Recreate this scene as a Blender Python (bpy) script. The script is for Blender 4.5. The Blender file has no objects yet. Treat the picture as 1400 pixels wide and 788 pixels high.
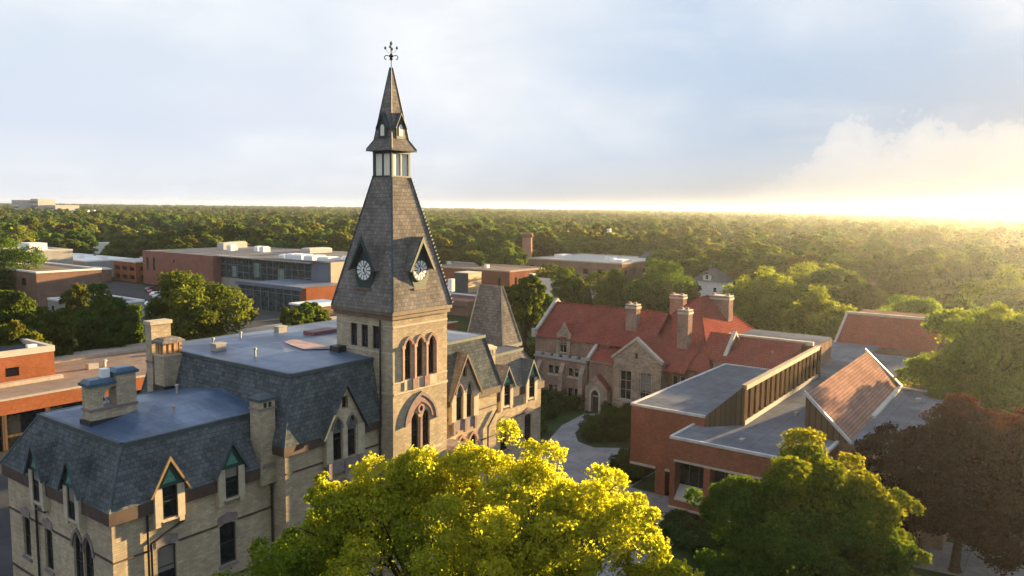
import bpy, bmesh, math, random
import numpy as np
from mathutils import Vector, Matrix, Quaternion
from mathutils.geometry import tessellate_polygon

S = bpy.context.scene
COL = S.collection
R_ = math.radians
random.seed(7)

# ------------------------------------------------------------------ camera
# x runs along the old hall's long front, y away from that front, z up (metres)
CAMP = Vector((-21.91, -44.94, 29.4))
cr = Vector((0.58982319, -0.80745665, 0.01107645))
cu = Vector((0.0773610, 0.0701526, 0.9945320))
cf = Vector((0.80381831, 0.58574115, -0.10384328))
cam = bpy.data.cameras.new('camera')
cam.lens = 27.42; cam.sensor_width = 36.0
cam.clip_start = 0.5; cam.clip_end = 60000
camo = bpy.data.objects.new('camera', cam)
camo.matrix_world = Matrix(((cr.x, cu.x, -cf.x, CAMP.x), (cr.y, cu.y, -cf.y, CAMP.y), (cr.z, cu.z, -cf.z, CAMP.z), (0, 0, 0, 1)))
COL.objects.link(camo)
S.camera = camo
FW = Vector((0.8082, 0.5889, 0)); RT = Vector((0.5889, -0.8082, 0))

# ------------------------------------------------------------------ sun and sky
SUN_OFF, SUN_EL = 9.6, 5.6            # degrees south of the +x axis, above the horizon
ce = math.cos(R_(SUN_EL))
SUND = Vector((math.cos(R_(SUN_OFF)) * ce, -math.sin(R_(SUN_OFF)) * ce, math.sin(R_(SUN_EL))))
sl = bpy.data.lights.new('sun', 'SUN')
sl.energy = 3.9; sl.angle = R_(0.6); sl.color = (1.0, 0.68, 0.32)
so = bpy.data.objects.new('sun', sl); COL.objects.link(so)
so.rotation_euler = (-SUND).to_track_quat('-Z', 'Y').to_euler()
so.location = (60, -60, 90)

W = bpy.data.worlds.new('World'); S.world = W; W.use_nodes = True
nt = W.node_tree; nt.nodes.clear()
def nd(tree, typ, **kw):
    n = tree.nodes.new(typ)
    for k, v in kw.items():
        if k.startswith('i_'):
            n.inputs[k[2:].replace('_', ' ')].default_value = v
        else:
            setattr(n, k, v)
    return n
def ln(tree, a, b): tree.links.new(a, b)
sky = nd(nt, 'ShaderNodeTexSky'); sky.sky_type = 'NISHITA'; sky.sun_disc = False
sky.sun_elevation = R_(SUN_EL); sky.sun_rotation = R_(90 + SUN_OFF); sky.altitude = 250
sky.air_density = 1.0; sky.dust_density = 1.2; sky.ozone_density = 2.0
tc = nd(nt, 'ShaderNodeTexCoord')
# turn the direction so that x runs across the view to the north-east horizon, y ahead, z up
mp = nd(nt, 'ShaderNodeMapping'); mp.vector_type = 'POINT'
mp.inputs['Rotation'].default_value = (0, 0, R_(53.92))
ln(nt, tc.outputs['Generated'], mp.inputs['Vector'])
sep = nd(nt, 'ShaderNodeSeparateXYZ'); ln(nt, mp.outputs[0], sep.inputs[0])
def M(op, a, b=None, c=None, clamp=False):
    n = nd(nt, 'ShaderNodeMath', operation=op); n.use_clamp = clamp
    for i, v in enumerate((a, b, c)):
        if v is None: continue
        if isinstance(v, (int, float)): n.inputs[i].default_value = v
        else: ln(nt, v, n.inputs[i])
    return n.outputs[0]
def ramp(v, stops, interp='EASE'):
    r = nd(nt, 'ShaderNodeValToRGB'); r.color_ramp.interpolation = interp
    e = r.color_ramp.elements
    while len(e) > 1: e.remove(e[-1])
    e[0].position = stops[0][0]; e[0].color = (stops[0][1],) * 3 + (1,)
    for p, c in stops[1:]:
        k = e.new(p); k.color = (c,) * 3 + (1,)
    ln(nt, v, r.inputs[0]); return r.outputs[0]
def noise(vec, scale, detail, rough, dist=0.0):
    n = nd(nt, 'ShaderNodeTexNoise'); n.inputs['Scale'].default_value = scale
    n.inputs['Detail'].default_value = detail; n.inputs['Roughness'].default_value = rough
    n.inputs['Distortion'].default_value = dist
    ln(nt, vec, n.inputs['Vector']); return n.outputs['Fac']
stv = nd(nt, 'ShaderNodeVectorMath', operation='MULTIPLY'); stv.inputs[1].default_value = (1.0, 1.0, 2.6)
ln(nt, mp.outputs[0], stv.inputs[0])
az = M('ARCTAN2', sep.outputs[0], sep.outputs[1])          # 0 ahead, + to the right
el = M('ARCSINE', sep.outputs[2])
w1 = M('SUBTRACT', noise(stv.outputs[0], 3.0, 5, 0.55), 0.5); w2 = M('SUBTRACT', noise(stv.outputs[0], 3.7, 6, 0.6, 0.3), 0.5)
azw = M('MULTIPLY_ADD', w1, 0.30, az); elw = M('MULTIPLY_ADD', w2, 0.16, el)
def soft(a0, e0, ra, re, k=0.0):     # a soft cloud sheet around one direction of the sky
    da = M('MULTIPLY', M('SUBTRACT', azw, a0), 1 / ra)
    de = M('MULTIPLY', M('SUBTRACT', M('MULTIPLY_ADD', M('SUBTRACT', azw, a0), k, elw), e0), 1 / re)
    r2 = M('ADD', M('MULTIPLY', da, da), M('MULTIPLY', de, de))
    return M('EXPONENT', M('MULTIPLY', r2, -1.0))
sheets = [(-0.52, 0.27, 0.36, 0.10, 0.0, 1.0), (-0.08, 0.21, 0.19, 0.20, 0.35, 1.0), (0.09, 0.125, 0.13, 0.06, 0.35, 0.75), (-0.16, 0.04, 0.17, 0.06, 0.0, 0.9),
          (0.34, 0.245, 0.12, 0.045, -0.1, 0.55), (0.57, 0.245, 0.11, 0.045, 0.15, 0.95), (-0.50, 0.025, 0.17, 0.024, 0.0, 0.75), (-0.33, 0.13, 0.3, 0.05, 0.1, 0.25), (0.9, 0.3, 0.3, 0.2, 0.0, 0.5), (-1.2, 0.3, 0.4, 0.2, 0.0, 0.7), (2.6, 0.5, 0.7, 0.3, 0.0, 0.6)]
veil = None
for (a0, e0, ra, re, k, wgt) in sheets:
    v = M('MULTIPLY', soft(a0, e0, ra, re, k), wgt)
    veil = v if veil is None else M('MAXIMUM', veil, v)
fine = ramp(noise(stv.outputs[0], 6.5, 7, 0.62, 0.5), [(0.30, 0.85), (0.62, 1.0)])
veil = M('MULTIPLY', veil, fine)
wisp = ramp(noise(stv.outputs[0], 4.2, 6, 0.62, 0.6), [(0.48, 0.0), (0.74, 0.35)])
veil = M('MAXIMUM', veil, wisp)
# a bank of cumulus low on the right
lump = M('ADD', M('MULTIPLY_ADD', noise(mp.outputs[0], 14.0, 7, 0.62, 0.1), 0.12, -0.06), M('MULTIPLY_ADD', noise(mp.outputs[0], 45.0, 5, 0.6), 0.05, -0.025))
prof = ramp(M('MULTIPLY_ADD', az, 1.0, 0.0, clamp=True), [(0.27, -0.3), (0.325, 0.25), (0.36, 0.58), (0.40, 0.9), (0.46, 0.86), (0.54, 0.84), (0.60, 0.95), (0.8, 1.2)], 'LINEAR')
bank_top = M('MULTIPLY_ADD', prof, 0.108, lump)
bank = ramp(M('MULTIPLY_ADD', M('SUBTRACT', bank_top, el), 26.0, 0.5, clamp=True), [(0.25, 0.0), (0.62, 0.8), (1.0, 1.0)])
cl = M('MAXIMUM', veil, M('MULTIPLY', bank, 0.97))
hz_ = ramp(M('MULTIPLY_ADD', el, 1.0, 0.0, clamp=True), [(0.0, 0.8), (0.02, 0.62), (0.10, 0.0)])
cl = M('MAXIMUM', cl, hz_)
shade = noise(stv.outputs[0], 5.5, 6, 0.6, 0.2)
shr = nd(nt, 'ShaderNodeValToRGB'); ln(nt, shade, shr.inputs[0])
shr.color_ramp.elements[0].position = 0.34; shr.color_ramp.elements[0].color = (1.62, 1.70, 1.82, 1)
shr.color_ramp.elements[1].position = 0.60; shr.color_ramp.elements[1].color = (1.86, 1.90, 1.95, 1)
base = nd(nt, 'ShaderNodeMix', data_type='RGBA'); base.inputs['A'].default_value = (1.34, 1.48, 1.74, 1); base.inputs['B'].default_value = (0.98, 1.25, 1.62, 1)
ln(nt, ramp(M('MULTIPLY_ADD', az, 1.0, 0.5, clamp=True), [(0.35, 0.0), (0.75, 1.0)]), base.inputs['Factor'])
mixb = nd(nt, 'ShaderNodeMix', data_type='RGBA')
skyg = nd(nt, 'ShaderNodeMix', data_type='RGBA'); skyg.inputs['Factor'].default_value = 0.93
ln(nt, base.outputs['Result'], skyg.inputs['B'])
skc = nd(nt, 'ShaderNodeVectorMath', operation='MINIMUM'); skc.inputs[1].default_value = (1.8, 1.8, 1.8)
ln(nt, sky.outputs[0], skc.inputs[0]); ln(nt, skc.outputs[0], skyg.inputs['A'])
ln(nt, cl, mixb.inputs['Factor']); ln(nt, skyg.outputs['Result'], mixb.inputs['A']); ln(nt, shr.outputs[0], mixb.inputs['B'])
bg = nd(nt, 'ShaderNodeBackground'); bg.inputs['Strength'].default_value = 0.059
dg = M('MULTIPLY', M('SUBTRACT', az, 0.85), 1 / 0.5); dh = M('MULTIPLY', el, 1 / 0.15)
# the low air in front of the sun is dimmer cloud; the haze in front of it adds its own light
dim = M('MULTIPLY_ADD', M('EXPONENT', M('MULTIPLY', M('ADD', M('MULTIPLY', dg, dg), M('MULTIPLY', dh, dh)), -1.0)), -0.60, 1.0)
dv = nd(nt, 'ShaderNodeVectorMath', operation='SCALE'); eh_ = M('MULTIPLY', el, 1 / 0.045)
dim = M('MULTIPLY', dim, M('MULTIPLY_ADD', M('MULTIPLY', M('EXPONENT', M('MULTIPLY', M('MULTIPLY', eh_, eh_), -1.0)), ramp(M('MULTIPLY_ADD', az, 1.0, 0.5, clamp=True), [(0.1, 0.15), (0.75, 1.0)])), -0.36, 1.0))
ln(nt, mixb.outputs['Result'], dv.inputs[0]); ln(nt, dim, dv.inputs['Scale'])
ln(nt, dv.outputs[0], bg.inputs['Color'])
wo = nd(nt, 'ShaderNodeOutputWorld'); ln(nt, bg.outputs[0], wo.inputs['Surface'])

vs = S.view_settings
S.display_settings.display_device = 'sRGB'
vs.view_transform = 'Standard'; vs.look = 'None'; vs.gamma = 1.0; vs.use_curve_mapping = False
vs.exposure = 3.16
S.render.engine = 'CYCLES'
cy = S.cycles
cy.max_bounces = 6; cy.diffuse_bounces = 3; cy.glossy_bounces = 3; cy.transmission_bounces = 3
cy.volume_bounces = 1; cy.transparent_max_bounces = 6
cy.caustics_reflective = False; cy.caustics_refractive = False
cy.use_denoising = True

# ------------------------------------------------------------------ materials
def newmat(name):
    m = bpy.data.materials.new(name); m.use_nodes = True
    t = m.node_tree; b = t.nodes['Principled BSDF']
    return m, t, b
def mixc(t, f, a, b):
    n = t.nodes.new('ShaderNodeMix'); n.data_type = 'RGBA'
    for s, v in (('Factor', f), ('A', a), ('B', b)):
        if isinstance(v, (int, float)): n.inputs[s].default_value = v
        elif isinstance(v, (tuple, list)): n.inputs[s].default_value = (*v[:3], 1)
        else: t.links.new(v, n.inputs[s])
    return n.outputs['Result']
def tnoise(t, scale, detail=4, rough=0.55, coord='Object', stretch=None):
    c = t.nodes.new('ShaderNodeTexCoord'); n = t.nodes.new('ShaderNodeTexNoise')
    n.inputs['Scale'].default_value = scale; n.inputs['Detail'].default_value = detail; n.inputs['Roughness'].default_value = rough
    src = c.outputs[coord]
    if stretch:
        mpn = t.nodes.new('ShaderNodeMapping'); mpn.inputs['Scale'].default_value = stretch
        t.links.new(src, mpn.inputs['Vector']); src = mpn.outputs[0]
    t.links.new(src, n.inputs['Vector']); return n.outputs['Fac']
def tramp(t, v, p0, p1, a=0.0, b=1.0):
    n = t.nodes.new('ShaderNodeMapRange'); n.inputs['From Min'].default_value = p0; n.inputs['From Max'].default_value = p1
    n.inputs['To Min'].default_value = a; n.inputs['To Max'].default_value = b
    t.links.new(v, n.inputs['Value']); return n.outputs[0]
def plain(name, c, rough=0.75, var=0.25, scale=1.2, metal=0.0, spec=0.3):
    m, t, b = newmat(name)
    d = tuple(x * (1 - var) for x in c); l = tuple(min(1, x * (1 + var)) for x in c)
    f = tramp(t, tnoise(t, scale, 6, 0.6), 0.3, 0.7)
    t.links.new(mixc(t, f, d, l), b.inputs['Base Color'])
    b.inputs['Roughness'].default_value = rough; b.inputs['Metallic'].default_value = metal
    b.inputs['Specular IOR Level'].default_value = spec
    return m
def coursed(name, c1, c2, mortar, bw, bh, ms=0.012, off=0.5, var=0.3, vscale=0.35, stain=None, rough=0.85, bump=0.35, bias=0.0, streak=0.0):
    """brickwork, slates or tiles laid in metres on the face's own plane"""
    m, t, b = newmat(name)
    uv = t.nodes.new('ShaderNodeUVMap')
    br = t.nodes.new('ShaderNodeTexBrick'); br.offset = off
    for k, v in (('Scale', 1.0), ('Mortar Size', ms), ('Mortar Smooth', 0.2), ('Bias', bias), ('Brick Width', bw), ('Row Height', bh)):
        br.inputs[k].default_value = v
    br.inputs['Color1'].default_value = (*c1, 1); br.inputs['Color2'].default_value = (*c2, 1); br.inputs['Mortar'].default_value = (*mortar, 1)
    t.links.new(uv.outputs[0], br.inputs['Vector'])
    f = tramp(t, tnoise(t, vscale, 6, 0.62), 0.3, 0.72, 1 - var, 1 + var)
    f2 = tramp(t, tnoise(t, vscale * 9, 3, 0.6), 0.3, 0.7, 1 - var * 0.5, 1 + var * 0.5)
    mm = t.nodes.new('ShaderNodeMath'); mm.operation = 'MULTIPLY'; t.links.new(f, mm.inputs[0]); t.links.new(f2, mm.inputs[1])
    vm = t.nodes.new('ShaderNodeVectorMath'); vm.operation = 'SCALE'
    t.links.new(br.outputs['Color'], vm.inputs[0]); t.links.new(mm.outputs[0], vm.inputs['Scale'])
    col = vm.outputs[0]
    if stain:
        sf = tramp(t, tnoise(t, 0.5, 7, 0.65, stretch=(1, 1, 0.35)), 0.52, 0.75, 0, 0.6)
        col = mixc(t, sf, col, stain)
    if streak:
        sf = tramp(t, tnoise(t, 1.6, 5, 0.65, stretch=(1, 1, 0.08)), 0.45, 0.75, 0, streak)
        col = mixc(t, sf, col, tuple(x * 0.45 for x in c1))
    t.links.new(col, b.inputs['Base Color'])
    b.inputs['Roughness'].default_value = rough; b.inputs['Specular IOR Level'].default_value = 0.0
    if bump:
        bp = t.nodes.new('ShaderNodeBump'); bp.inputs['Strength'].default_value = bump; bp.inputs['Distance'].default_value = 0.02
        t.links.new(br.outputs['Color'], bp.inputs['Height']); t.links.new(bp.outputs[0], b.inputs['Normal'])
    return m
def membrane(name, c1, c2, scale=0.25, stretch=(1, 1, 1), rough=0.5, seams=None):
    m, t, b = newmat(name)
    f = tramp(t, tnoise(t, scale, 7, 0.62, stretch=stretch), *((0.41, 0.60) if seams else (0.34, 0.68)))
    g = tramp(t, tnoise(t, scale * 7, 5, 0.6), 0.3, 0.7, 0.85, 1.12)
    col = mixc(t, f, c1, c2)
    vm = t.nodes.new('ShaderNodeVectorMath'); vm.operation = 'SCALE'
    t.links.new(col, vm.inputs[0]); t.links.new(g, vm.inputs['Scale']); col = vm.outputs[0]
    if seams:
        uv = t.nodes.new('ShaderNodeUVMap'); br = t.nodes.new('ShaderNodeTexBrick'); br.offset = 0.3
        for k, v in (('Scale', 1.0), ('Mortar Size', 0.06), ('Mortar Smooth', 0.5), ('Brick Width', seams[0]), ('Row Height', seams[1])): br.inputs[k].default_value = v
        br.inputs['Color1'].default_value = (1, 1, 1, 1); br.inputs['Color2'].default_value = (0.93, 0.93, 0.93, 1); br.inputs['Mortar'].default_value = (0.72, 0.72, 0.72, 1)
        t.links.new(uv.outputs[0], br.inputs['Vector'])
        mx = t.nodes.new('ShaderNodeMix'); mx.data_type = 'RGBA'; mx.blend_type = 'MULTIPLY'; mx.inputs['Factor'].default_value = 1
        t.links.new(col, mx.inputs['A']); t.links.new(br.outputs['Color'], mx.inputs['B']); col = mx.outputs['Result']
    t.links.new(col, b.inputs['Base Color']); b.inputs['Roughness'].default_value = rough
    b.inputs['Specular IOR Level'].default_value = 0.3 if rough < 0.45 else 0.0
    return m
def glassy(name, c=(0.012, 0.015, 0.018), rough=0.08, spec=0.5):
    m, t, b = newmat(name)
    f = tramp(t, tnoise(t, 0.9, 2, 0.5), 0.35, 0.65)
    t.links.new(mixc(t, f, tuple(x * 0.6 for x in c), tuple(x * 1.6 for x in c)), b.inputs['Base Color'])
    b.inputs['Roughness'].default_value = rough; b.inputs['Specular IOR Level'].default_value = spec
    return m
def leafmat(name, dark, light, trans=0.35, tcol=None, hue=0.25, patch=None):
    m, t, b = newmat(name); t.nodes.remove(b)
    at_ = t.nodes.new('ShaderNodeAttribute'); at_.attribute_name = 'tint'
    col = mixc(t, at_.outputs['Fac'], dark, light)
    if patch:
        at2 = t.nodes.new('ShaderNodeAttribute'); at2.attribute_name = 'turn'
        col = mixc(t, at2.outputs['Fac'], col, patch)
    oi = t.nodes.new('ShaderNodeObjectInfo')
    hs = t.nodes.new('ShaderNodeHueSaturation')
    t.links.new(tramp(t, oi.outputs['Random'], 0, 1, 0.5 - 0.045 * hue / 0.25, 0.5 + 0.025 * hue / 0.25), hs.inputs['Hue'])
    w = t.nodes.new('ShaderNodeTexWhiteNoise'); w.noise_dimensions = '1D'; t.links.new(oi.outputs['Random'], w.inputs['W'])
    t.links.new(tramp(t, w.outputs['Value'], 0, 1, 1 - hue, 1 + hue * 1.3), hs.inputs['Value'])
    t.links.new(col, hs.inputs['Color'])
    d = t.nodes.new('ShaderNodeBsdfDiffuse'); t.links.new(hs.outputs[0], d.inputs['Color'])
    tr = t.nodes.new('ShaderNodeBsdfTranslucent')
    mu = t.nodes.new('ShaderNodeMix'); mu.data_type = 'RGBA'; mu.blend_type = 'MULTIPLY'; mu.inputs['Factor'].default_value = 1
    t.links.new(hs.outputs[0], mu.inputs['A']); mu.inputs['B'].default_value = (*(tcol or (1.5, 1.35, 0.6)), 1)
    t.links.new(mu.outputs['Result'], tr.inputs['Color'])
    ms = t.nodes.new('ShaderNodeMixShader'); ms.inputs[0].default_value = trans
    t.links.new(d.outputs[0], ms.inputs[1]); t.links.new(tr.outputs[0], ms.inputs[2])
    t.links.new(ms.outputs[0], t.nodes['Material Output'].inputs['Surface'])
    return m

MT = {}
MT['cream'] = coursed('cream_brick', (0.50, 0.415, 0.285), (0.36, 0.29, 0.195), (0.30, 0.27, 0.21), 0.42, 0.15, 0.016, var=0.2, vscale=0.25, stain=(0.22, 0.20, 0.16), streak=0.25, bump=0.3)
MT['cream_trim'] = plain('cream_stone', (0.44, 0.38, 0.28), 0.85, 0.18, 2.0)
MT['sand'] = plain('red_sandstone', (0.27, 0.165, 0.135), 0.88, 0.25, 2.5)
MT['sand_grey'] = plain('shaded_sandstone', (0.21, 0.17, 0.165), 0.88, 0.25, 2.5)  # same sandstone as above, its tone in shade put into the colour
MT['slate'] = coursed('grey_slate', (0.122, 0.137, 0.142), (0.072, 0.084, 0.09), (0.035, 0.042, 0.047), 0.36, 0.30, 0.014, var=0.32, vscale=0.4, stain=(0.07, 0.085, 0.065), rough=0.62, bump=0.6)
MT['slate_tower'] = coursed('tower_slate', (0.22, 0.20, 0.178), (0.145, 0.134, 0.122), (0.07, 0.068, 0.066), 0.36, 0.30, 0.014, var=0.28, vscale=0.4, rough=0.7, bump=0.6)
MT['hip'] = plain('lead_hip', (0.06, 0.08, 0.09), 0.55, 0.25, 2.0)
MT['fascia'] = plain('dark_brown_wood', (0.075, 0.052, 0.042), 0.7, 0.3, 1.2)
MT['cornice'] = plain('tower_cornice_wood', (0.14, 0.098, 0.07), 0.7, 0.25, 1.2)
MT['blueroof'] = membrane('blue_grey_membrane', (0.048, 0.085, 0.150), (0.165, 0.220, 0.315), 0.22, (1.0, 0.30, 1), 0.44, (3.0, 1.6))
MT['greenwood'] = plain('dark_green_wood', (0.028, 0.05, 0.045), 0.55, 0.25, 2.0)
MT['teal'] = plain('teal_panel', (0.08, 0.22, 0.18), 0.6, 0.3, 4.0)
MT['tealdark'] = plain('teal_dark_trim', (0.03, 0.07, 0.065), 0.6, 0.3, 4.0)
MT['glass'] = glassy('dark_glass')
MT['glass_teal'] = glassy('teal_glass', (0.02, 0.045, 0.05), 0.05, 0.8)
MT['frame'] = plain('dark_window_frame', (0.045, 0.04, 0.037), 0.5, 0.2, 3)
MT['metal'] = plain('blackened_metal', (0.03, 0.03, 0.032), 0.5, 0.25, 3)
MT['capblue'] = plain('blue_metal_cap', (0.05, 0.10, 0.15), 0.4, 0.25, 1.5)
MT['panel'] = plain('pale_cream', (0.85, 0.78, 0.66), 0.7, 0.06, 2)
MT['edge'] = plain('roof_edge_metal', (0.44, 0.44, 0.43), 0.6, 0.25, 0.8)
MT['blind'] = plain('window_blind', (0.17, 0.16, 0.14), 0.8, 0.15, 1.5)
MT['dial'] = plain('dial_black', (0.02, 0.02, 0.022), 0.5, 0.1, 2)
MT['white'] = plain('white_paint', (0.74, 0.74, 0.72), 0.5, 0.08, 1.5)
MT['orange'] = coursed('orange_brick', (0.31, 0.10, 0.04), (0.24, 0.076, 0.032), (0.23, 0.13, 0.09), 0.30, 0.10, 0.01, var=0.2, vscale=0.2, bump=0.2)
MT['redbrick'] = coursed('red_brick', (0.27, 0.095, 0.055), (0.19, 0.068, 0.042), (0.20, 0.13, 0.10), 0.26, 0.10, 0.01, var=0.22, vscale=0.25, bump=0.25, streak=0.2)
MT['brownbrick'] = coursed('brown_brick', (0.27, 0.155, 0.11), (0.19, 0.11, 0.08), (0.2, 0.15, 0.12), 0.26, 0.10, 0.01, var=0.22, vscale=0.25, bump=0.25)
MT['tudorbrick'] = coursed('tudor_brick', (0.30, 0.195, 0.145), (0.20, 0.125, 0.10), (0.24, 0.19, 0.16), 0.28, 0.11, 0.014, var=0.28, vscale=0.5, bump=0.3)
MT['tudorstone'] = coursed('tudor_rubble_stone', (0.36, 0.28, 0.21), (0.25, 0.185, 0.14), (0.26, 0.22, 0.18), 0.55, 0.26, 0.02, var=0.3, vscale=0.6, bump=0.4)
MT['limestone'] = plain('limestone', (0.40, 0.36, 0.30), 0.85, 0.2, 1.5)
MT['redtile'] = coursed('red_clay_tile', (0.27, 0.074, 0.055), (0.20, 0.056, 0.044), (0.08, 0.03, 0.026), 0.30, 0.42, 0.03, var=0.16, vscale=0.35, rough=0.75, bump=0.6, stain=(0.15, 0.075, 0.06))
MT['pinktile'] = coursed('weathered_red_tile', (0.33, 0.205, 0.155), (0.26, 0.155, 0.12), (0.16, 0.085, 0.065), 2.2, 0.33, 0.03, var=0.2, vscale=0.4, rough=0.7, bump=0.5)
MT['greyroof'] = membrane('grey_membrane', (0.125, 0.135, 0.155), (0.185, 0.195, 0.215), 0.14, (1, 0.5, 1), 0.8, (6, 2.0))
MT['tanroof'] = membrane('tan_gravel_roof', (0.20, 0.155, 0.125), (0.30, 0.235, 0.19), 0.1, (1, 0.4, 1), 0.9)
MT['tanstrip'] = membrane('pale_coping', (0.40, 0.33, 0.26), (0.48, 0.41, 0.33), 0.3, (1, 1, 1), 0.8)
MT['bronze'] = coursed('brown_standing_seam', (0.12, 0.082, 0.053), (0.09, 0.062, 0.042), (0.05, 0.035, 0.025), 0.55, 30.0, 0.05, off=0.0, var=0.15, vscale=0.5, rough=0.5, bump=0.4)
MT['concrete'] = plain('concrete', (0.34, 0.32, 0.29), 0.85, 0.15, 0.8)
MT['paleconc'] = plain('pale_concrete', (0.46, 0.43, 0.38), 0.85, 0.12, 0.8)
MT['path'] = membrane('concrete_path', (0.19, 0.19, 0.20), (0.26, 0.26, 0.265), 0.2, (1, 1, 1), 0.85, (3, 3))
MT['asphalt'] = membrane('asphalt', (0.045, 0.046, 0.048), (0.075, 0.075, 0.077), 0.1, (1, 1, 1), 0.9)
MT['lawn'] = membrane('lawn', (0.016, 0.030, 0.010), (0.034, 0.058, 0.018), 0.25, (1, 1, 1), 0.95)
MT['bed'] = membrane('planting_bed', (0.018, 0.026, 0.012), (0.035, 0.045, 0.022), 0.8, (1, 1, 1), 0.95)
for k_ in ('lawn', 'bed', 'asphalt', 'path'): MT[k_].node_tree.nodes['Principled BSDF'].inputs['Specular IOR Level'].default_value = 0.08
MT['beige'] = plain('beige_panel', (0.42, 0.33, 0.24), 0.7, 0.12, 0.5)
MT['bluepanel'] = plain('blue_grey_panel', (0.115, 0.145, 0.19), 0.5, 0.12, 0.5)
MT['greywall'] = plain('grey_render', (0.30, 0.29, 0.27), 0.8, 0.15, 0.5)
MT['siding'] = coursed('white_siding', (0.62, 0.61, 0.58), (0.55, 0.54, 0.52), (0.38, 0.38, 0.37), 40, 0.22, 0.02, var=0.1, bump=0.3)
MT['shingle'] = coursed('grey_shingle', (0.13, 0.125, 0.125), (0.09, 0.088, 0.09), (0.05, 0.05, 0.05), 0.35, 0.25, 0.02, var=0.2, bump=0.3)
MT['brownshingle'] = coursed('brown_shingle', (0.19, 0.125, 0.095), (0.14, 0.09, 0.07), (0.07, 0.05, 0.04), 0.35, 0.25, 0.02, var=0.2, bump=0.3)
MT['bark'] = coursed('bark', (0.085, 0.062, 0.045), (0.055, 0.04, 0.03), (0.03, 0.022, 0.018), 0.12, 0.5, 0.03, var=0.35, vscale=2, bump=0.8)
MT['tyre'] = plain('tyre', (0.02, 0.02, 0.02), 0.9, 0.2, 3)
MT['maroon'] = membrane('maroon_roof', (0.12, 0.062, 0.066), (0.17, 0.09, 0.09), 0.3, (1, 1, 1), 0.7)
MT['pinkpatch'] = membrane('pink_roofing', (0.30, 0.235, 0.245), (0.40, 0.315, 0.315), 0.6, (1, 1, 1), 0.6)
MT['darkvent'] = plain('dark_vent_panel', (0.05, 0.062, 0.07), 0.6, 0.15, 0.5)
MT['ochre'] = plain('sunlit_vent_side', (0.46, 0.33, 0.18), 0.7, 0.12, 0.5)
MT['lfyellow'] = leafmat('maple_leaf_turning', (0.065, 0.115, 0.016), (0.19, 0.24, 0.030), 0.55, (1.25, 1.4, 0.6), 0.0, patch=(0.41, 0.37, 0.035))
MT['lfgreen'] = leafmat('maple_leaf_green', (0.030, 0.068, 0.014), (0.080, 0.135, 0.024), 0.4, (1.4, 1.4, 0.5), 0.0, patch=(0.32, 0.26, 0.03))
MT['lfred'] = leafmat('copper_leaf', (0.017, 0.010, 0.011), (0.040, 0.019, 0.018), 0.30, (1.9, 1.1, 0.6), 0.0, patch=(0.11, 0.045, 0.03))
MT['lfmid'] = leafmat('shade_tree_leaf', (0.030, 0.058, 0.015), (0.100, 0.140, 0.030), 0.38, (1.4, 1.4, 0.5), 0.22, patch=(0.20, 0.19, 0.03))
MT['lffar'] = leafmat('woodland_leaf', (0.032, 0.064, 0.018), (0.125, 0.170, 0.036), 0.42, (1.4, 1.4, 0.5), 0.34, patch=(0.15, 0.16, 0.035))
MT['lfbright'] = leafmat('sunlit_leaf', (0.055, 0.095, 0.018), (0.19, 0.235, 0.040), 0.52, (1.4, 1.4, 0.5), 0.12, patch=(0.24, 0.23, 0.03))  # leaf colour brightened for sun and haze glow on the right-hand trees
MT['lfconifer'] = leafmat('conifer_needle', (0.018, 0.036, 0.018), (0.04, 0.062, 0.026), 0.15, (1.3, 1.2, 0.7), 0.2)
MT['lfshrub'] = leafmat('shrub_leaf', (0.018, 0.036, 0.012), (0.05, 0.075, 0.022), 0.25, (1.3, 1.25, 0.6), 0.25)

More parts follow.
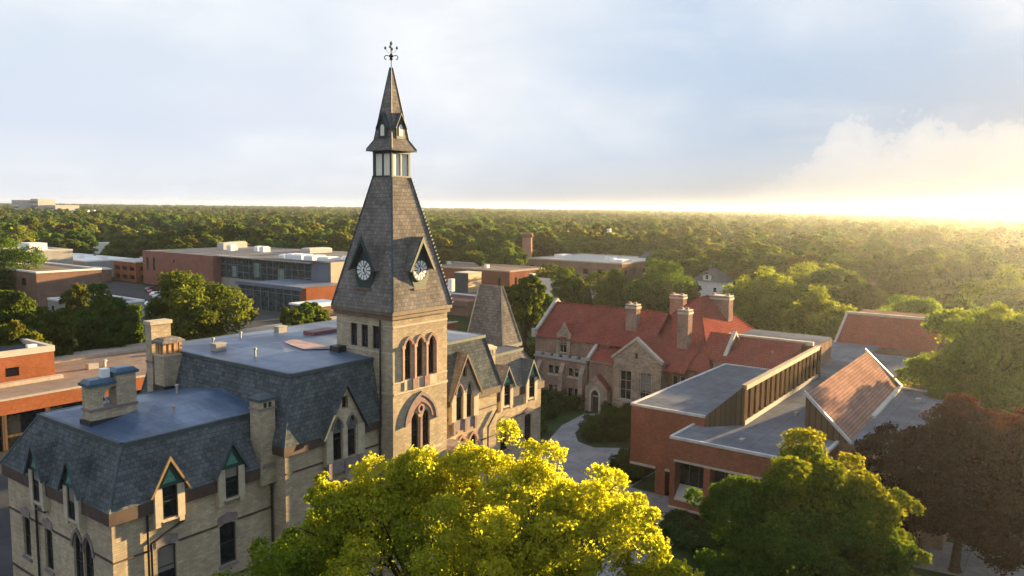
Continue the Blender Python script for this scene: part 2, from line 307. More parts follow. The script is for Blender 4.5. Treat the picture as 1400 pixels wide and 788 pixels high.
# ------------------------------------------------------------------ mesh building
WP = {}
class MB:
    def __init__(self): self.v = []; self.f = []; self.mi = []
    def poly(self, pts, mi=0):
        n = len(self.v); self.v += [tuple(p) for p in pts]; self.f.append(tuple(range(n, n + len(pts)))); self.mi.append(mi); return self
    def hexa(self, p, mi=0):        # p: four lower, four upper corners
        for q in ((3, 2, 1, 0), (4, 5, 6, 7), (0, 1, 5, 4), (1, 2, 6, 5), (2, 3, 7, 6), (3, 0, 4, 7)):
            self.poly([p[i] for i in q], mi)
        return self
    def box(self, x0, x1, y0, y1, z0, z1, mi=0):
        return self.hexa([(x0, y0, z0), (x1, y0, z0), (x1, y1, z0), (x0, y1, z0), (x0, y0, z1), (x1, y0, z1), (x1, y1, z1), (x0, y1, z1)], mi)
    def taper(self, x0, x1, y0, y1, z0, X0, X1, Y0, Y1, z1, mi=0):
        return self.hexa([(x0, y0, z0), (x1, y0, z0), (x1, y1, z0), (x0, y1, z0), (X0, Y0, z1), (X1, Y0, z1), (X1, Y1, z1), (X0, Y1, z1)], mi)
    def fbox(self, F, u0, u1, v0, v1, d0, d1, mi=0):
        q = [F(u0, v0, d1), F(u1, v0, d1), F(u1, v0, d0), F(u0, v0, d0), F(u0, v1, d1), F(u1, v1, d1), F(u1, v1, d0), F(u0, v1, d0)]
        return self.hexa(q, mi)
    def tube(self, p0, p1, r0, r1=None, n=8, cap=True, mi=0):
        r1 = r0 if r1 is None else r1
        p0 = Vector(p0); p1 = Vector(p1); d = (p1 - p0).normalized()
        a = d.orthogonal().normalized(); b = d.cross(a)
        A = [p0 + (a * math.cos(t) + b * math.sin(t)) * r0 for t in [2 * math.pi * i / n for i in range(n)]]
        B = [p1 + (a * math.cos(t) + b * math.sin(t)) * r1 for t in [2 * math.pi * i / n for i in range(n)]]
        for i in range(n):
            j = (i + 1) % n; self.poly([A[i], A[j], B[j], B[i]], mi)
        if cap: self.poly(A[::-1], mi); self.poly(B, mi)
        return self
    def path(self, pts, r, n=6, mi=0):
        for a, b in zip(pts[:-1], pts[1:]): self.tube(a, b, r, r, n, True, mi)
        return self
    def lathe(self, c, prof, n=16, mi=0):
        rings = [[(c[0] + r * math.cos(2 * math.pi * i / n), c[1] + r * math.sin(2 * math.pi * i / n), c[2] + z) for i in range(n)] for r, z in prof]
        for A, B in zip(rings[:-1], rings[1:]):
            for i in range(n):
                j = (i + 1) % n; self.poly([A[i], A[j], B[j], B[i]], mi)
        self.poly(rings[0][::-1], mi); self.poly(rings[-1], mi)
        return self
    def prism(self, F, pts, d0, d1, mi=0):     # outline pts (u,v) in frame F from depth d0 to d1
        self.poly([F(u, v, d1) for u, v in pts], mi); self.poly([F(u, v, d0) for u, v in pts][::-1], mi)
        n = len(pts)
        for i in range(n):
            a = pts[i]; b = pts[(i + 1) % n]
            self.poly([F(*a, d0), F(*b, d0), F(*b, d1), F(*a, d1)], mi)
        return self
    def wall(self, F, outer, holes=(), depth=0.28, mi=0):
        loops = [[Vector((u, v, 0)) for u, v in outer]] + [[Vector((u, v, 0)) for u, v in h] for h in holes]
        flat = [p for l in loops for p in l]
        for tri in tessellate_polygon(loops):
            self.poly([F(flat[i].x, flat[i].y, 0) for i in tri], mi)
        for h in holes:
            n = len(h)
            for i in range(n):
                a = h[i]; b = h[(i + 1) % n]
                self.poly([F(*a, 0), F(*b, 0), F(*b, -depth), F(*a, -depth)], mi)
        return self
    def build(self, name, mats, parent=None, smooth=False, recalc=True):
        if not isinstance(mats, (list, tuple)): mats = [mats]
        org = WP[parent.name] if parent else Vector((0, 0, 0))
        if parent is None:
            V = np.array(self.v); lo = V.min(0); hi = V.max(0)
            org = Vector(((lo[0] + hi[0]) / 2, (lo[1] + hi[1]) / 2, lo[2]))
        me = bpy.data.meshes.new(name)
        vv = [(x - org.x, y - org.y, z - org.z) for x, y, z in self.v]
        me.from_pydata(vv, [], self.f)
        for m in mats: me.materials.append(m)
        if len(mats) > 1:
            me.polygons.foreach_set('material_index', self.mi)
        if recalc:
            bm = bmesh.new(); bm.from_mesh(me)
            bmesh.ops.remove_doubles(bm, verts=bm.verts, dist=0.0004)
            bmesh.ops.recalc_face_normals(bm, faces=bm.faces)
            bm.to_mesh(me); bm.free()
        uvl = me.uv_layers.new(name='UVMap')
        ox, oy, oz = org
        for p in me.polygons:
            n = p.normal
            if abs(n.z) > 0.995: t = Vector((1, 0, 0)); s = Vector((0, 1, 0))
            else:
                t = Vector((-n.y, n.x, 0)).normalized(); s = n.cross(t)
                if s.z < 0: s = -s
            for li in p.loop_indices:
                co = me.vertices[me.loops[li].vertex_index].co + org
                uvl.data[li].uv = (co.dot(t), co.dot(s))
        if smooth: me.polygons.foreach_set('use_smooth', [True] * len(me.polygons))
        o = bpy.data.objects.new(name, me); COL.objects.link(o)
        if parent: o.parent = parent
        else: o.location = org
        WP[o.name] = org
        return o

def each(mb, name, mat, parent, gap=0.25):
    # one part per separate piece
    n = len(mb.f); bb = []
    for f in mb.f:
        P = np.array([mb.v[i] for i in f]); bb.append((P.min(0) - gap / 2, P.max(0) + gap / 2))
    lab = list(range(n))
    def find(i):
        while lab[i] != i: lab[i] = lab[lab[i]]; i = lab[i]
        return i
    for i in range(n):
        for j in range(i + 1, n):
            if (bb[i][0] <= bb[j][1]).all() and (bb[j][0] <= bb[i][1]).all(): lab[find(i)] = find(j)
    grp = {}
    for i in range(n): grp.setdefault(find(i), []).append(i)
    for ids in grp.values():
        q = MB()
        for i in ids: q.poly([mb.v[k] for k in mb.f[i]], mb.mi[i])
        o = q.build(name, mat, parent)
    return o
def tag(o, label=None, cat=None, group=None, kind=None):
    if label: o['label'] = label
    if cat: o['category'] = cat
    if group: o['group'] = group
    if kind: o['kind'] = kind
    return o
def thing(name, label, cat, loc, group=None):
    o = bpy.data.objects.new(name, None); o.empty_display_size = 1.0
    COL.objects.link(o); o.location = loc; WP[o.name] = Vector(loc)
    return tag(o, label, cat, group)

def Fy(y, s=-1):     # vertical plane facing -y (s=-1) or +y; u = x
    return lambda u, v, d=0.0: (u, y + s * d, v)
def Fx(x, s=-1):     # vertical plane facing -x or +x; u = y
    return lambda u, v, d=0.0: (x + s * d, u, v)

def rect(u0, u1, v0, v1): return [(u0, v0), (u1, v0), (u1, v1), (u0, v1)]
def lancet(u0, u1, v0, vs_, vp, n=6, round_=False):
    w = u1 - u0; k = (vp - vs_)
    pts = [(u0, v0), (u1, v0)]
    if round_:
        for i in range(2 * n + 1):
            a = math.pi * i / (2 * n); pts.append((u0 + w / 2 + w / 2 * math.cos(a), vs_ + k * math.sin(a)))
        return pts
    for i in range(n + 1):
        a = R_(60) * i / n; pts.append((u0 + w * math.cos(a), vs_ + k * math.sin(a) / math.sin(R_(60))))
    for i in range(n - 1, -1, -1):
        a = R_(60) * i / n; pts.append((u1 - w * math.cos(a), vs_ + k * math.sin(a) / math.sin(R_(60))))
    return pts
def segmental(u0, u1, v0, v1, rise=0.18, n=6):
    pts = [(u0, v0), (u1, v0)]
    for i in range(n + 1):
        t = i / n; pts.append((u1 - (u1 - u0) * t, v1 - rise + rise * math.sin(math.pi * t)))
    return pts
def ring(mb, F, inner, outer, d0, d1, closed=True, mi=0):
    n = len(inner); m = n if closed else n - 1
    for i in range(m):
        j = (i + 1) % n
        mb.poly([F(*inner[i], d1), F(*inner[j], d1), F(*outer[j], d1), F(*outer[i], d1)], mi)
        mb.poly([F(*outer[i], d0), F(*outer[j], d0), F(*outer[j], d1), F(*outer[i], d1)], mi)
        mb.poly([F(*inner[i], d0), F(*inner[j], d0), F(*inner[j], d1), F(*inner[i], d1)], mi)
    if not closed:
        for i in (0, n - 1): mb.poly([F(*inner[i], d0), F(*outer[i], d0), F(*outer[i], d1), F(*inner[i], d1)], mi)
def shrink(poly, t):
    us = [p[0] for p in poly]; vs_ = [p[1] for p in poly]
    cu_, cv = (min(us) + max(us)) / 2, (min(vs_) + max(vs_)) / 2
    ku = 1 - 2 * t / (max(us) - min(us)); kv = 1 - 2 * t / (max(vs_) - min(vs_))
    return [(cu_ + (u - cu_) * ku, cv + (v - cv) * kv) for u, v in poly]

def window(F, poly, parent, depth=0.24, nv=1, nh=1, sill=None, hood=None, hoodmat=None, fmat=None, gmat=None, fw=0.07, lintel=None, name='window'):
    """dark glazing set back in its opening, with frame, bars, sill and hood as sub-parts"""
    g = MB(); g.poly([F(u, v, -depth + 0.02) for u, v in poly])
    w = g.build(name, gmat or MT['glass'], parent)
    us = [p[0] for p in poly]; vv = [p[1] for p in poly]; RB_ = random.random()
    if gmat is None and max(vv) - min(vv) > 1.2 and RB_ < .38 and len(poly) < 10:
        k = .25 + RB_ * 1.1; bl = MB(); bl.fbox(F, min(us) + fw, max(us) - fw, max(vv) - fw - .14 - k * (max(vv) - min(vv) - .3), max(vv) - fw - .14, -depth + .021, -depth + .03)
        bl.build('blind', MT['blind'], w)
    fr = MB(); inn = shrink(poly, fw)
    ring(fr, F, inn, poly, -depth + 0.025, -depth + 0.10)
    us = [p[0] for p in inn]; vv = [p[1] for p in inn]
    u0, u1, v0, v1 = min(us), max(us), min(vv), max(vv)
    for i in range(nv):
        u = u0 + (u1 - u0) * (i + 1) / (nv + 1); fr.fbox(F, u - 0.025, u + 0.025, v0, v1 - 0.02, -depth + 0.025, -depth + 0.085)
    for i in range(nh):
        v = v0 + (v1 - v0) * (i + 1) / (nh + 1); fr.fbox(F, u0, u1, v - 0.025, v + 0.025, -depth + 0.025, -depth + 0.08)
    fr.build('frame', fmat or MT['frame'], w)
    if sill:
        us = [p[0] for p in poly]; b = min(p[1] for p in poly)
        MB().fbox(F, min(us) - 0.12, max(us) + 0.12, b - 0.2, b - 0.003, -0.02, 0.11).build('sill', sill, w)
    if hood:
        top = [p for p in poly[1:]] + [poly[0]]
        # hood runs over the arch only
        arch = poly[2:]
        cu_ = sum(p[0] for p in arch) / len(arch); vb = min(p[1] for p in arch)
        out = []
        us = [p[0] for p in poly]; hw = (max(us) - min(us)) / 2; hv = max(p[1] for p in arch) - vb
        for u, v in arch:
            out.append((cu_ + (u - cu_) * (hw + hood) / hw, vb + (v - vb) * (hv + hood) / max(hv, 0.05)))
        h = MB(); ring(h, F, arch, out, 0.0, 0.09, closed=False)
        h.build('hood', hoodmat or MT['sand'], w)
    if lintel:
        us = [p[0] for p in poly]; tp = max(p[1] for p in poly)
        l = MB()
        l.prism(F, [(min(us) - 0.12, tp + 0.004), (max(us) + 0.12, tp + 0.004), (max(us) + 0.12, tp + 0.5), ((min(us) + max(us)) / 2, tp + 0.72), (min(us) - 0.12, tp + 0.5)], -0.02, 0.07)
        l.build('lintel', lintel, w)
    return w

# ------------------------------------------------------------------ ground
def sheet(name, pts, z, m, kind='structure'):
    return tag(MB().poly([(x, y, z) for x, y in pts]).build(name, m, recalc=False), kind=kind)
gm, gt, gb = newmat('wooded_plain')
f1 = tramp(gt, tnoise(gt, 0.004, 6, 0.6), 0.35, 0.65); f2 = tramp(gt, tnoise(gt, 0.06, 5, 0.6), 0.35, 0.65)
c_ = mixc(gt, f2, (0.022, 0.032, 0.012), (0.05, 0.06, 0.022))
f3 = tramp(gt, tnoise(gt, 0.0012, 5, 0.65), 0.56, 0.66)
c_ = mixc(gt, f3, c_, (0.14, 0.125, 0.08))
gt.links.new(c_, gb.inputs['Base Color']); gb.inputs['Roughness'].default_value = 1.0; gb.inputs['Specular IOR Level'].default_value = 0.0
G = MB(); G.poly([(-2000, -4000, 0), (5600, -4000, 0), (5600, 5600, 0), (-2000, 5600, 0)])
tag(G.build('ground', gm, recalc=False), kind='structure')
sheet('lawn', [(-60, -60), (120, -60), (120, 30), (72, 30), (72, 55), (46, 55), (46, -1), (-2, -1), (-60, -20)], 0.006, MT['lawn'])
sheet('shaded_ground', [(-60, -19.9), (-2, -0.9), (45.9, -0.9), (45.9, 55.9), (-60, 55.9)], 0.007, MT['asphalt'])  # dark sheet stands in for the shaded ground behind the hall
sheet('path', [(74.4, 8.8), (72.8, 10.9), (65.6, 10.2), (59.6, 8.2), (52, 5.5), (47.6, 1.6), (46.2, -4), (46, -14), (30, -14.5), (30, -17.5), (44.6, -18), (44.6, -14.9), (50.2, -14.9), (50.2, -8.2), (62, -8.1), (62.2, -1.7), (59.7, 1.8), (60.6, 4.6), (63.6, 6.9), (68.7, 8.4)], 0.012, MT['path'])
sheet('path', [(48, -35.5), (49.5, -47), (57, -47), (55, -35)], 0.012, MT['path'])
sheet('planting_bed', [(60.6, 4.6), (63.6, 6.9), (68.7, 8.4), (74.0, 8.6), (74.2, 0.5), (64, -1.5), (62.2, -1.7), (59.7, 1.8)], 0.018, MT['bed'])
sheet('planting_bed', [(54.2, -3.35), (60.2, -2.7), (60.2, -8.05), (51.0, -8.05), (50.9, -7.0)], 0.018, MT['bed'])
sheet('car_park', [(70, 84), (125, 84), (125, 245), (70, 245)], 0.010, MT['asphalt'])
sheet('street', [(104, 22), (225, 62), (240, 56), (104, 8)], 0.008, MT['asphalt'])
sheet('street', [(176, 40), (176, 300), (184, 300), (184, 40)], 0.010, MT['asphalt'])

# ------------------------------------------------------------------ the old hall
OH = thing('old_hall', 'cream brick Victorian hall with slate mansards and a tall clock tower', 'college hall', (23.0, 6.0, 0.0))
def band(mb, F, u0, u1, v0, v1, d=0.06): mb.fbox(F, u0, u1, v0, v1, -0.05, d)

# window openings per face ------------------------------------------
def block_front(F, centres, mir=None):
    h = []
    for c in centres:
        h.append(('r', segmental(c - 0.62, c + 0.62, 5.25, 8.12, 0.14)))
        h.append(('r', segmental(c - 0.62, c + 0.62, 1.0, 3.9, 0.14)))
    return h
BL_END_R = 45.15
wallmb = MB()
# front block, front face (x 0..11.3, y=0)
FF = Fy(0.0)
fh = block_front(FF, (3.35, 7.68)); dh = [('d', rect(c - 0.5, c + 0.5, 9.95, 12.15)) for c in (3.45, 7.82)]
wallmb.wall(FF, [(0, 0), (11.35, 0), (11.35, 10.5), (0, 10.5)], [p for _, p in fh])
# front block, end face (x=0, y 0..14.25)
FE = Fx(0.0)
eh = [('r', segmental(7.85, 8.95, 5.25, 8.1, 0.14)), ('l', lancet(3.72, 4.95, 4.9, 7.85, 9.0)), ('l', lancet(2.42, 3.62, 4.9, 7.85, 9.0)), ('r', segmental(11.1, 12.2, 5.25, 8.1, 0.14)),
      ('r', segmental(7.85, 8.95, 1.0, 3.7, 0.14)), ('r', segmental(2.7, 3.8, 1.0, 3.7, 0.14))]
wallmb.wall(FE, [(0, 0), (14.25, 0), (14.25, 10.5), (0, 10.5)], [p for _, p in eh])
wallmb.wall(Fy(14.25, 1), [(0, 0), (11.35, 0), (11.35, 10.5), (0, 10.5)])
fw_ = wallmb.build('wall', MT['cream'], OH)
for k, p in fh: window(FF, p, OH, nv=0, nh=1, sill=MT['sand_grey'], lintel=MT['sand_grey'])
for k, p in eh:
    if k == 'r': window(FE, p, OH, nv=0, nh=1, sill=MT['sand_grey'], lintel=MT['sand_grey'])
    else: window(FE, p, OH, nv=0, nh=1, sill=MT['sand_grey'], hood=0.22, hoodmat=MT['sand_grey'])

# far end block on the right, same height
FR = Fy(0.0)
rh = block_front(FR, (38.72, 42.85))
wm = MB()
wm.wall(FR, [(35.45, 0), (BL_END_R, 0), (BL_END_R, 10.5), (35.45, 10.5)], [p for _, p in rh])
wm.wall(Fx(BL_END_R, 1), [(0, 0), (14.25, 0), (14.25, 10.5), (0, 10.5)])
wm.wall(Fy(14.25, 1), [(35.45, 0), (BL_END_R, 0), (BL_END_R, 10.5), (35.45, 10.5)])
wm.build('wall', MT['cream'], OH)
for k, p in rh: window(FR, p, OH, nv=0, nh=1, sill=MT['sand_grey'], lintel=MT['sand_grey'])

# central block (pavilions left and right of the tower)
PB = -1.46; PX0, PX1, PY1 = 11.3, 35.5, 17.0
FP = Fy(PB)
def pav_holes(c, s):
    h = [lancet(c - 1.17, c - 0.32, 10.65, 13.0, 13.82), lancet(c + 0.2, c + 1.05, 10.65, 13.0, 13.82)]
    g = [rect(c - 0.28, c + 0.30, 14.4, 15.35)]
    low = [lancet(c + k - 0.5, c + k + 0.5, 5.2, 8.15, 8.85) for k in (-1.6, 0.0, 1.6)]
    base = [segmental(c + k - 0.5, c + k + 0.5, 1.0, 3.8, 0.15) for k in (-1.6, 0.0, 1.6)]
    return h, g, low, base
pm = MB(); PW = []
for c, x0, x1, sx in ((16.5, PX0, 20.32, 1), (30.4, 26.6, PX1, 1)):
    h, g, low, base = pav_holes(c, sx)
    pm.wall(FP, [(x0, 0), (x1, 0), (x1, 12.05), (x0, 12.05)], low + base)
    PW.append((c, h, g, low, base))
pm.wall(Fx(PX0), [(PB, 0), (0, 0), (0, 12.05), (PB, 12.05)])
pm.wall(Fx(PX1, 1), [(PB, 0), (0, 0), (0, 12.05), (PB, 12.05)])
pm.wall(Fx(PX0), [(14.25, 0), (PY1, 0), (PY1, 12.05), (14.25, 12.05)])
pm.wall(Fx(PX1, 1), [(14.25, 0), (PY1, 0), (PY1, 12.05), (14.25, 12.05)])
pm.wall(Fy(PY1, 1), [(PX0, 0), (PX1, 0), (PX1, 12.05), (PX0, 12.05)])
each(pm, 'wall', MT['cream'], OH, .02)
FG = Fy(PB - 0.34)
for c, h, g, low, base in PW:
    gw = MB(); ol = [(c - 1.85, 10.4), (c + 1.85, 10.4), (c + 1.85, 12.95), (c, 16.25), (c - 1.85, 12.95)]
    gw.wall(FG, ol, h + g, depth=0.33)
    for a, b in zip(ol, ol[1:] + ol[:1]): gw.poly([FG(*a, 0), FG(*b, 0), FG(*b, -1.2), FG(*a, -1.2)])
    gw.build('gable', MT['cream'], OH, recalc=False)
    for p in h: window(FG, p, OH, depth=0.26, nv=0, nh=1, hood=0.14, hoodmat=MT['sand_grey'])
    for p in g: window(FG, p, OH, depth=0.26, nv=0, nh=0, fmat=MT['sand'])
    for p in low: window(FP, p, OH, nv=0, nh=1, hood=0.26, hoodmat=MT['sand'] if c > 20 else MT['sand_grey'])  # redder copy on the sunlit side, greyer copy on the shaded side
    for p in base: window(FP, p, OH, nv=0, nh=1, sill=MT['sand_grey'])
    sp = MB()
    sp.fbox(FG, c - 1.75, c + 1.4, 9.75, 10.62, 0.002, 0.16)
    for k in (-1.8, -0.25, 1.15): sp.fbox(FG, c + k, c + k + 0.3, 9.5, 10.66, 0.003, 0.26)
    sp.build('apron', MT['sand_grey'], OH)
    co = MB()     # side piers of the gable and its stone coping
    co.fbox(FG, c - 1.85, c - 1.3, 10.6, 12.95, 0.002, 0.10); co.fbox(FG, c + 1.18, c + 1.85, 10.6, 12.95, 0.002, 0.10)
    co.fbox(FG, c - 0.28, c + 0.16, 10.65, 13.2, 0.002, 0.07)
    each(co, 'pier', MT['cream_trim'], OH, .02)
    gr = MB()     # gable roof running back into the mansard
    for s in (-1, 1):
        for d0, d1, t0 in ((-1.75, 0.24, 0.0),):
            a = [(c, 16.38), (c + s * 2.15, 12.62)]
            b = [(c, 16.56), (c + s * 2.27, 12.62)]
            q = [FG(*a[0], d1), FG(*a[1], d1), FG(*b[1], d1), FG(*b[0], d1)]
            r = [FG(*a[0], d0), FG(*a[1], d0), FG(*b[1], d0), FG(*b[0], d0)]
            gr.hexa(q + r)
    gr.build('gable_roof', MT['slate'] if c < 20 else MT['slate_tower'], OH)  # right gable browner: warm sunlight put into the slate colour
    bt = MB()
    for s in (-1, 1):
        bt.hexa([FG(c, 16.22, 0.32), FG(c + s * 2.14, 12.5, 0.32), FG(c + s * 2.3, 12.5, 0.32), FG(c, 16.6, 0.32), FG(c, 16.22, 0.2), FG(c + s * 2.14, 12.5, 0.2), FG(c + s * 2.3, 12.5, 0.2), FG(c, 16.6, 0.2)])
    bt.build('bargeboard', MT['hip'] if c < 20 else MT['fascia'], OH)

# fascias (eaves boards) -----------------------------------------------
fa = MB()
def eaves(mb, x0, x1, y0, y1, z0, z1, sides, o=0.26):
    if 'f' in sides: mb.box(x0 - (o if 'l' in sides else 0), x1 + (o if 'r' in sides else 0), y0 - o, y0 + 0.05, z0, z1)
    if 'b' in sides: mb.box(x0, x1, y1 - 0.05, y1 + o, z0, z1)
    if 'l' in sides: mb.box(x0 - o, x0 + 0.05, y0 + 0.051, y1 + o, z0 + 0.002, z1 - 0.002)
    if 'r' in sides: mb.box(x1 - 0.05, x1 + o, y0 + 0.051, y1 + o, z0 + 0.002, z1 - 0.002)
# front block: fascia broken by dormers is hidden behind their piers
eaves(fa, 0, 11.3, 0, 14.25, 10.5, 11.3, 'fbl'); eaves(fa, 35.5, BL_END_R, 0, 14.25, 10.5, 11.3, 'fbr')
for x0, x1, sd in ((PX0, 14.6, 'l'), (18.4, 20.28, ''), (26.62, 28.5, ''), (32.3, PX1, 'r')):
    fa.box(x0 - (0.26 if sd == 'l' else 0), x1 + (0.26 if sd == 'r' else 0), PB - 0.26, PB + 0.05, 12.05, 12.72)
fa.box(PX0 - 0.26, PX0 + 0.05, PB + 0.052, PY1, 12.052, 12.718); fa.box(PX1 - 0.05, PX1 + 0.26, PB + 0.052, PY1, 12.052, 12.718)
each(fa, 'fascia', MT['fascia'], OH)

# string courses --------------------------------------------------------
st = MB()
band(st, FF, 0, 2.55, 8.06, 8.18); band(st, FF, 4.15, 6.9, 8.06, 8.18); band(st, FF, 8.45, 11.2, 8.06, 8.18)
band(st, FE, 0, 2.3, 8.1, 8.22); band(st, FE, 5.1, 7.7, 8.1, 8.22); band(st, FE, 9.1, 10.95, 8.1, 8.22); band(st, FE, 12.35, 14.25, 8.1, 8.22)
band(st, FF, -0.06, 11.2, 4.25, 4.4); band(st, FE, 0, 14.25, 4.0, 4.15)
band(st, FP, PX0, 14.6, 10.66, 10.78); band(st, FP, 18.0, 20.2, 10.66, 10.78); band(st, FP, 26.7, 28.5, 10.8, 10.92); band(st, FP, 32.4, PX1, 10.8, 10.92)
band(st, FP, 32.7, PX1, 7.9, 8.02)
band(st, FR, 35.5, 37.9, 8.3, 8.42); band(st, FR, 39.5, 42.0, 8.3, 8.42); band(st, FR, 43.7, BL_END_R, 8.3, 8.42)
each(st, 'string_course', MT['fascia'], OH)
# pale corner quoins
qn = MB()
qn.fbox(FF, -0.03, 0.75, 0, 10.48, 0.002, 0.04); qn.fbox(FE, -0.03, 0.03, 0, 10.48, 0.002, 0.03)
qn.build('corner_pilaster', MT['cream'], OH)

# mansards --------------------------------------------------------------
def mansard(x0, x1, y0, y1, z0, X0, X1, Y0, Y1, z1, mat, sides='flbr'):
    m = MB(); b = [(x0, y0, z0), (x1, y0, z0), (x1, y1, z0), (x0, y1, z0)]; t = [(X0, Y0, z1), (X1, Y0, z1), (X1, Y1, z1), (X0, Y1, z1)]
    for k, (i, j) in dict(f=(0, 1), r=(1, 2), b=(2, 3), l=(3, 0)).items():
        if k in sides: m.poly([b[i], b[j], t[j], t[i]])
    o = m.build('mansard_roof', mat, OH, recalc=False)
    h = MB()
    if 'f' in sides and 'l' in sides: h.tube(b[0], t[0], 0.09, 0.09, 6)
    if 'f' in sides and 'r' in sides: h.tube(b[1], t[1], 0.09, 0.09, 6)
    if 'b' in sides and 'l' in sides: h.tube(b[3], t[3], 0.09, 0.09, 6)
    for i, j, k in ((0, 1, 'f'), (1, 2, 'r'), (2, 3, 'b'), (3, 0, 'l')):
        if k in sides:
            a = Vector(t[i]); c = Vector(t[j]); d = (c - a).normalized(); n = Vector((d.y, -d.x, 0))
            p = [a - d * 0.12 + n * 0.16, c + d * 0.12 + n * 0.16, c + d * 0.12 - n * 0.1, a - d * 0.12 - n * 0.1]
            h.hexa([(q.x, q.y, z1 - 0.22) for q in p] + [(q.x, q.y, z1 + 0.06) for q in p])
    h.build('ridge_trim', MT['hip'], o)
    return o
mansard(-0.3, 11.6, -0.3, 14.55, 11.3, 1.6, 11.6, 1.6, 12.65, 14.7, MT['slate'], 'flb')
mansard(35.2, BL_END_R + 0.3, -0.3, 14.55, 11.3, 35.2, BL_END_R - 1.5, 1.5, 12.65, 14.7, MT['slate_tower'], 'frb')  # right end in the warmer slate, sunlight put into the colour
mansard(PX0 - 0.3, PX1 + 0.3, PB - 0.3, PY1 + 0.3, 12.72, PX0 + 1.15, PX1 - 1.15, PB + 0.72, PY1 - 0.2, 17.5, MT['slate'], 'flbr')
# low-pitched membrane roofs
rf = MB()
rf.poly([(1.6, 1.6, 14.72), (11.9, 1.6, 14.72), (11.9, 6.6, 15.55), (7.0, 7.0, 15.5)]); rf.poly([(1.6, 12.65, 14.72), (1.6, 1.6, 14.72), (7.0, 7.0, 15.5)])
rf.poly([(11.9, 6.6, 15.55), (11.9, 12.65, 14.72), (1.6, 12.65, 14.72), (7.0, 7.0, 15.5)])
rf.build('flat_roof', MT['blueroof'], OH, recalc=False)
rf = MB()
X0, X1, Y0, Y1 = PX0 + 1.15, PX1 - 1.15, PB + 0.72, PY1 - 0.2
rf.poly([(X0, Y0, 17.53), (X1, Y0, 17.53), (X1 - 6, 8, 17.95), (X0 + 6, 8, 17.95)]); rf.poly([(X0, Y1, 17.53), (X0, Y0, 17.53), (X0 + 6, 8, 17.95)])
rf.poly([(X1, Y1, 17.53), (X0, Y1, 17.53), (X0 + 6, 8, 17.95), (X1 - 6, 8, 17.95)]); rf.poly([(X1, Y0, 17.53), (X1, Y1, 17.53), (X1 - 6, 8, 17.95)])
rf.build('flat_roof', MT['blueroof'], OH, recalc=False)
rf = MB(); rf.poly([(35.0, 1.5, 14.72), (BL_END_R - 1.5, 1.5, 14.72), (BL_END_R - 1.5, 12.65, 14.72), (35.0, 12.65, 14.72)])
rf.build('flat_roof', MT['greyroof'], OH, recalc=False)
pk = MB(); pk.poly([(18.0, 4.6, 17.86), (20.28, 3.2, 17.80), (20.28, 8.8, 17.975), (18.8, 8.2, 17.975), (18.3, 6.6, 17.95)])  # pinker area of roof against the tower
pk.build('roof_patch', MT['pinkpatch'], OH, recalc=False)
hv = MB(); hv.box(19.4, 20.25, 2.2, 3.2, 17.6, 18.15); hv.build('roof_vent', MT['metal'], OH)
hv = MB(); hv.box(22.6, 25.4, 9.0, 10.4, 17.85, 18.2); hv.build('roof_hatch', plain('maroon_hatch', (0.20, 0.085, 0.09), 0.6, 0.2, 1), OH)
for (x, y, z, sx, sy) in ((4.2, 3.4, 14.98, 1.6, 1.0), (8.8, 9.8, 15.2, 1.2, 2.0), (9.6, 3.2, 14.98, .9, .9)):
    m = MB(); m.hexa([(x, y, z - .5), (x + sx, y, z - .5), (x + sx, y + sy, z - .5), (x, y + sy, z - .5), (x, y, z + .06), (x + sx, y, z + .06), (x + sx, y + sy, z + .1), (x, y + sy, z + .1)])
for (x, y, z) in ((5.2, 10.6, 15.0), (9.3, 8.4, 15.45), (15.0, 12.5, 17.75), (14.4, 6.0, 17.75), (28.5, 5.5, 17.8), (18.8, 14.2, 17.6), (6.6, 4.3, 15.05)):
    m = MB(); m.lathe((x, y, z - .1), [(.09, 0), (.09, .55), (.15, .56), (.15, .68), (.02, .72)], 8); m.build('vent_pipe', MT['concrete'], OH)
for (x, y, z) in ((13.8, 10.2, 17.72), (22.4, 13.6, 17.75)):
    m = MB(); m.box(x, x + .9, y, y + .7, z - .2, z + .45); m.box(x - .06, x + .96, y - .06, y + .76, z + .451, z + .52); m.build('roof_vent', MT['concrete'], OH)
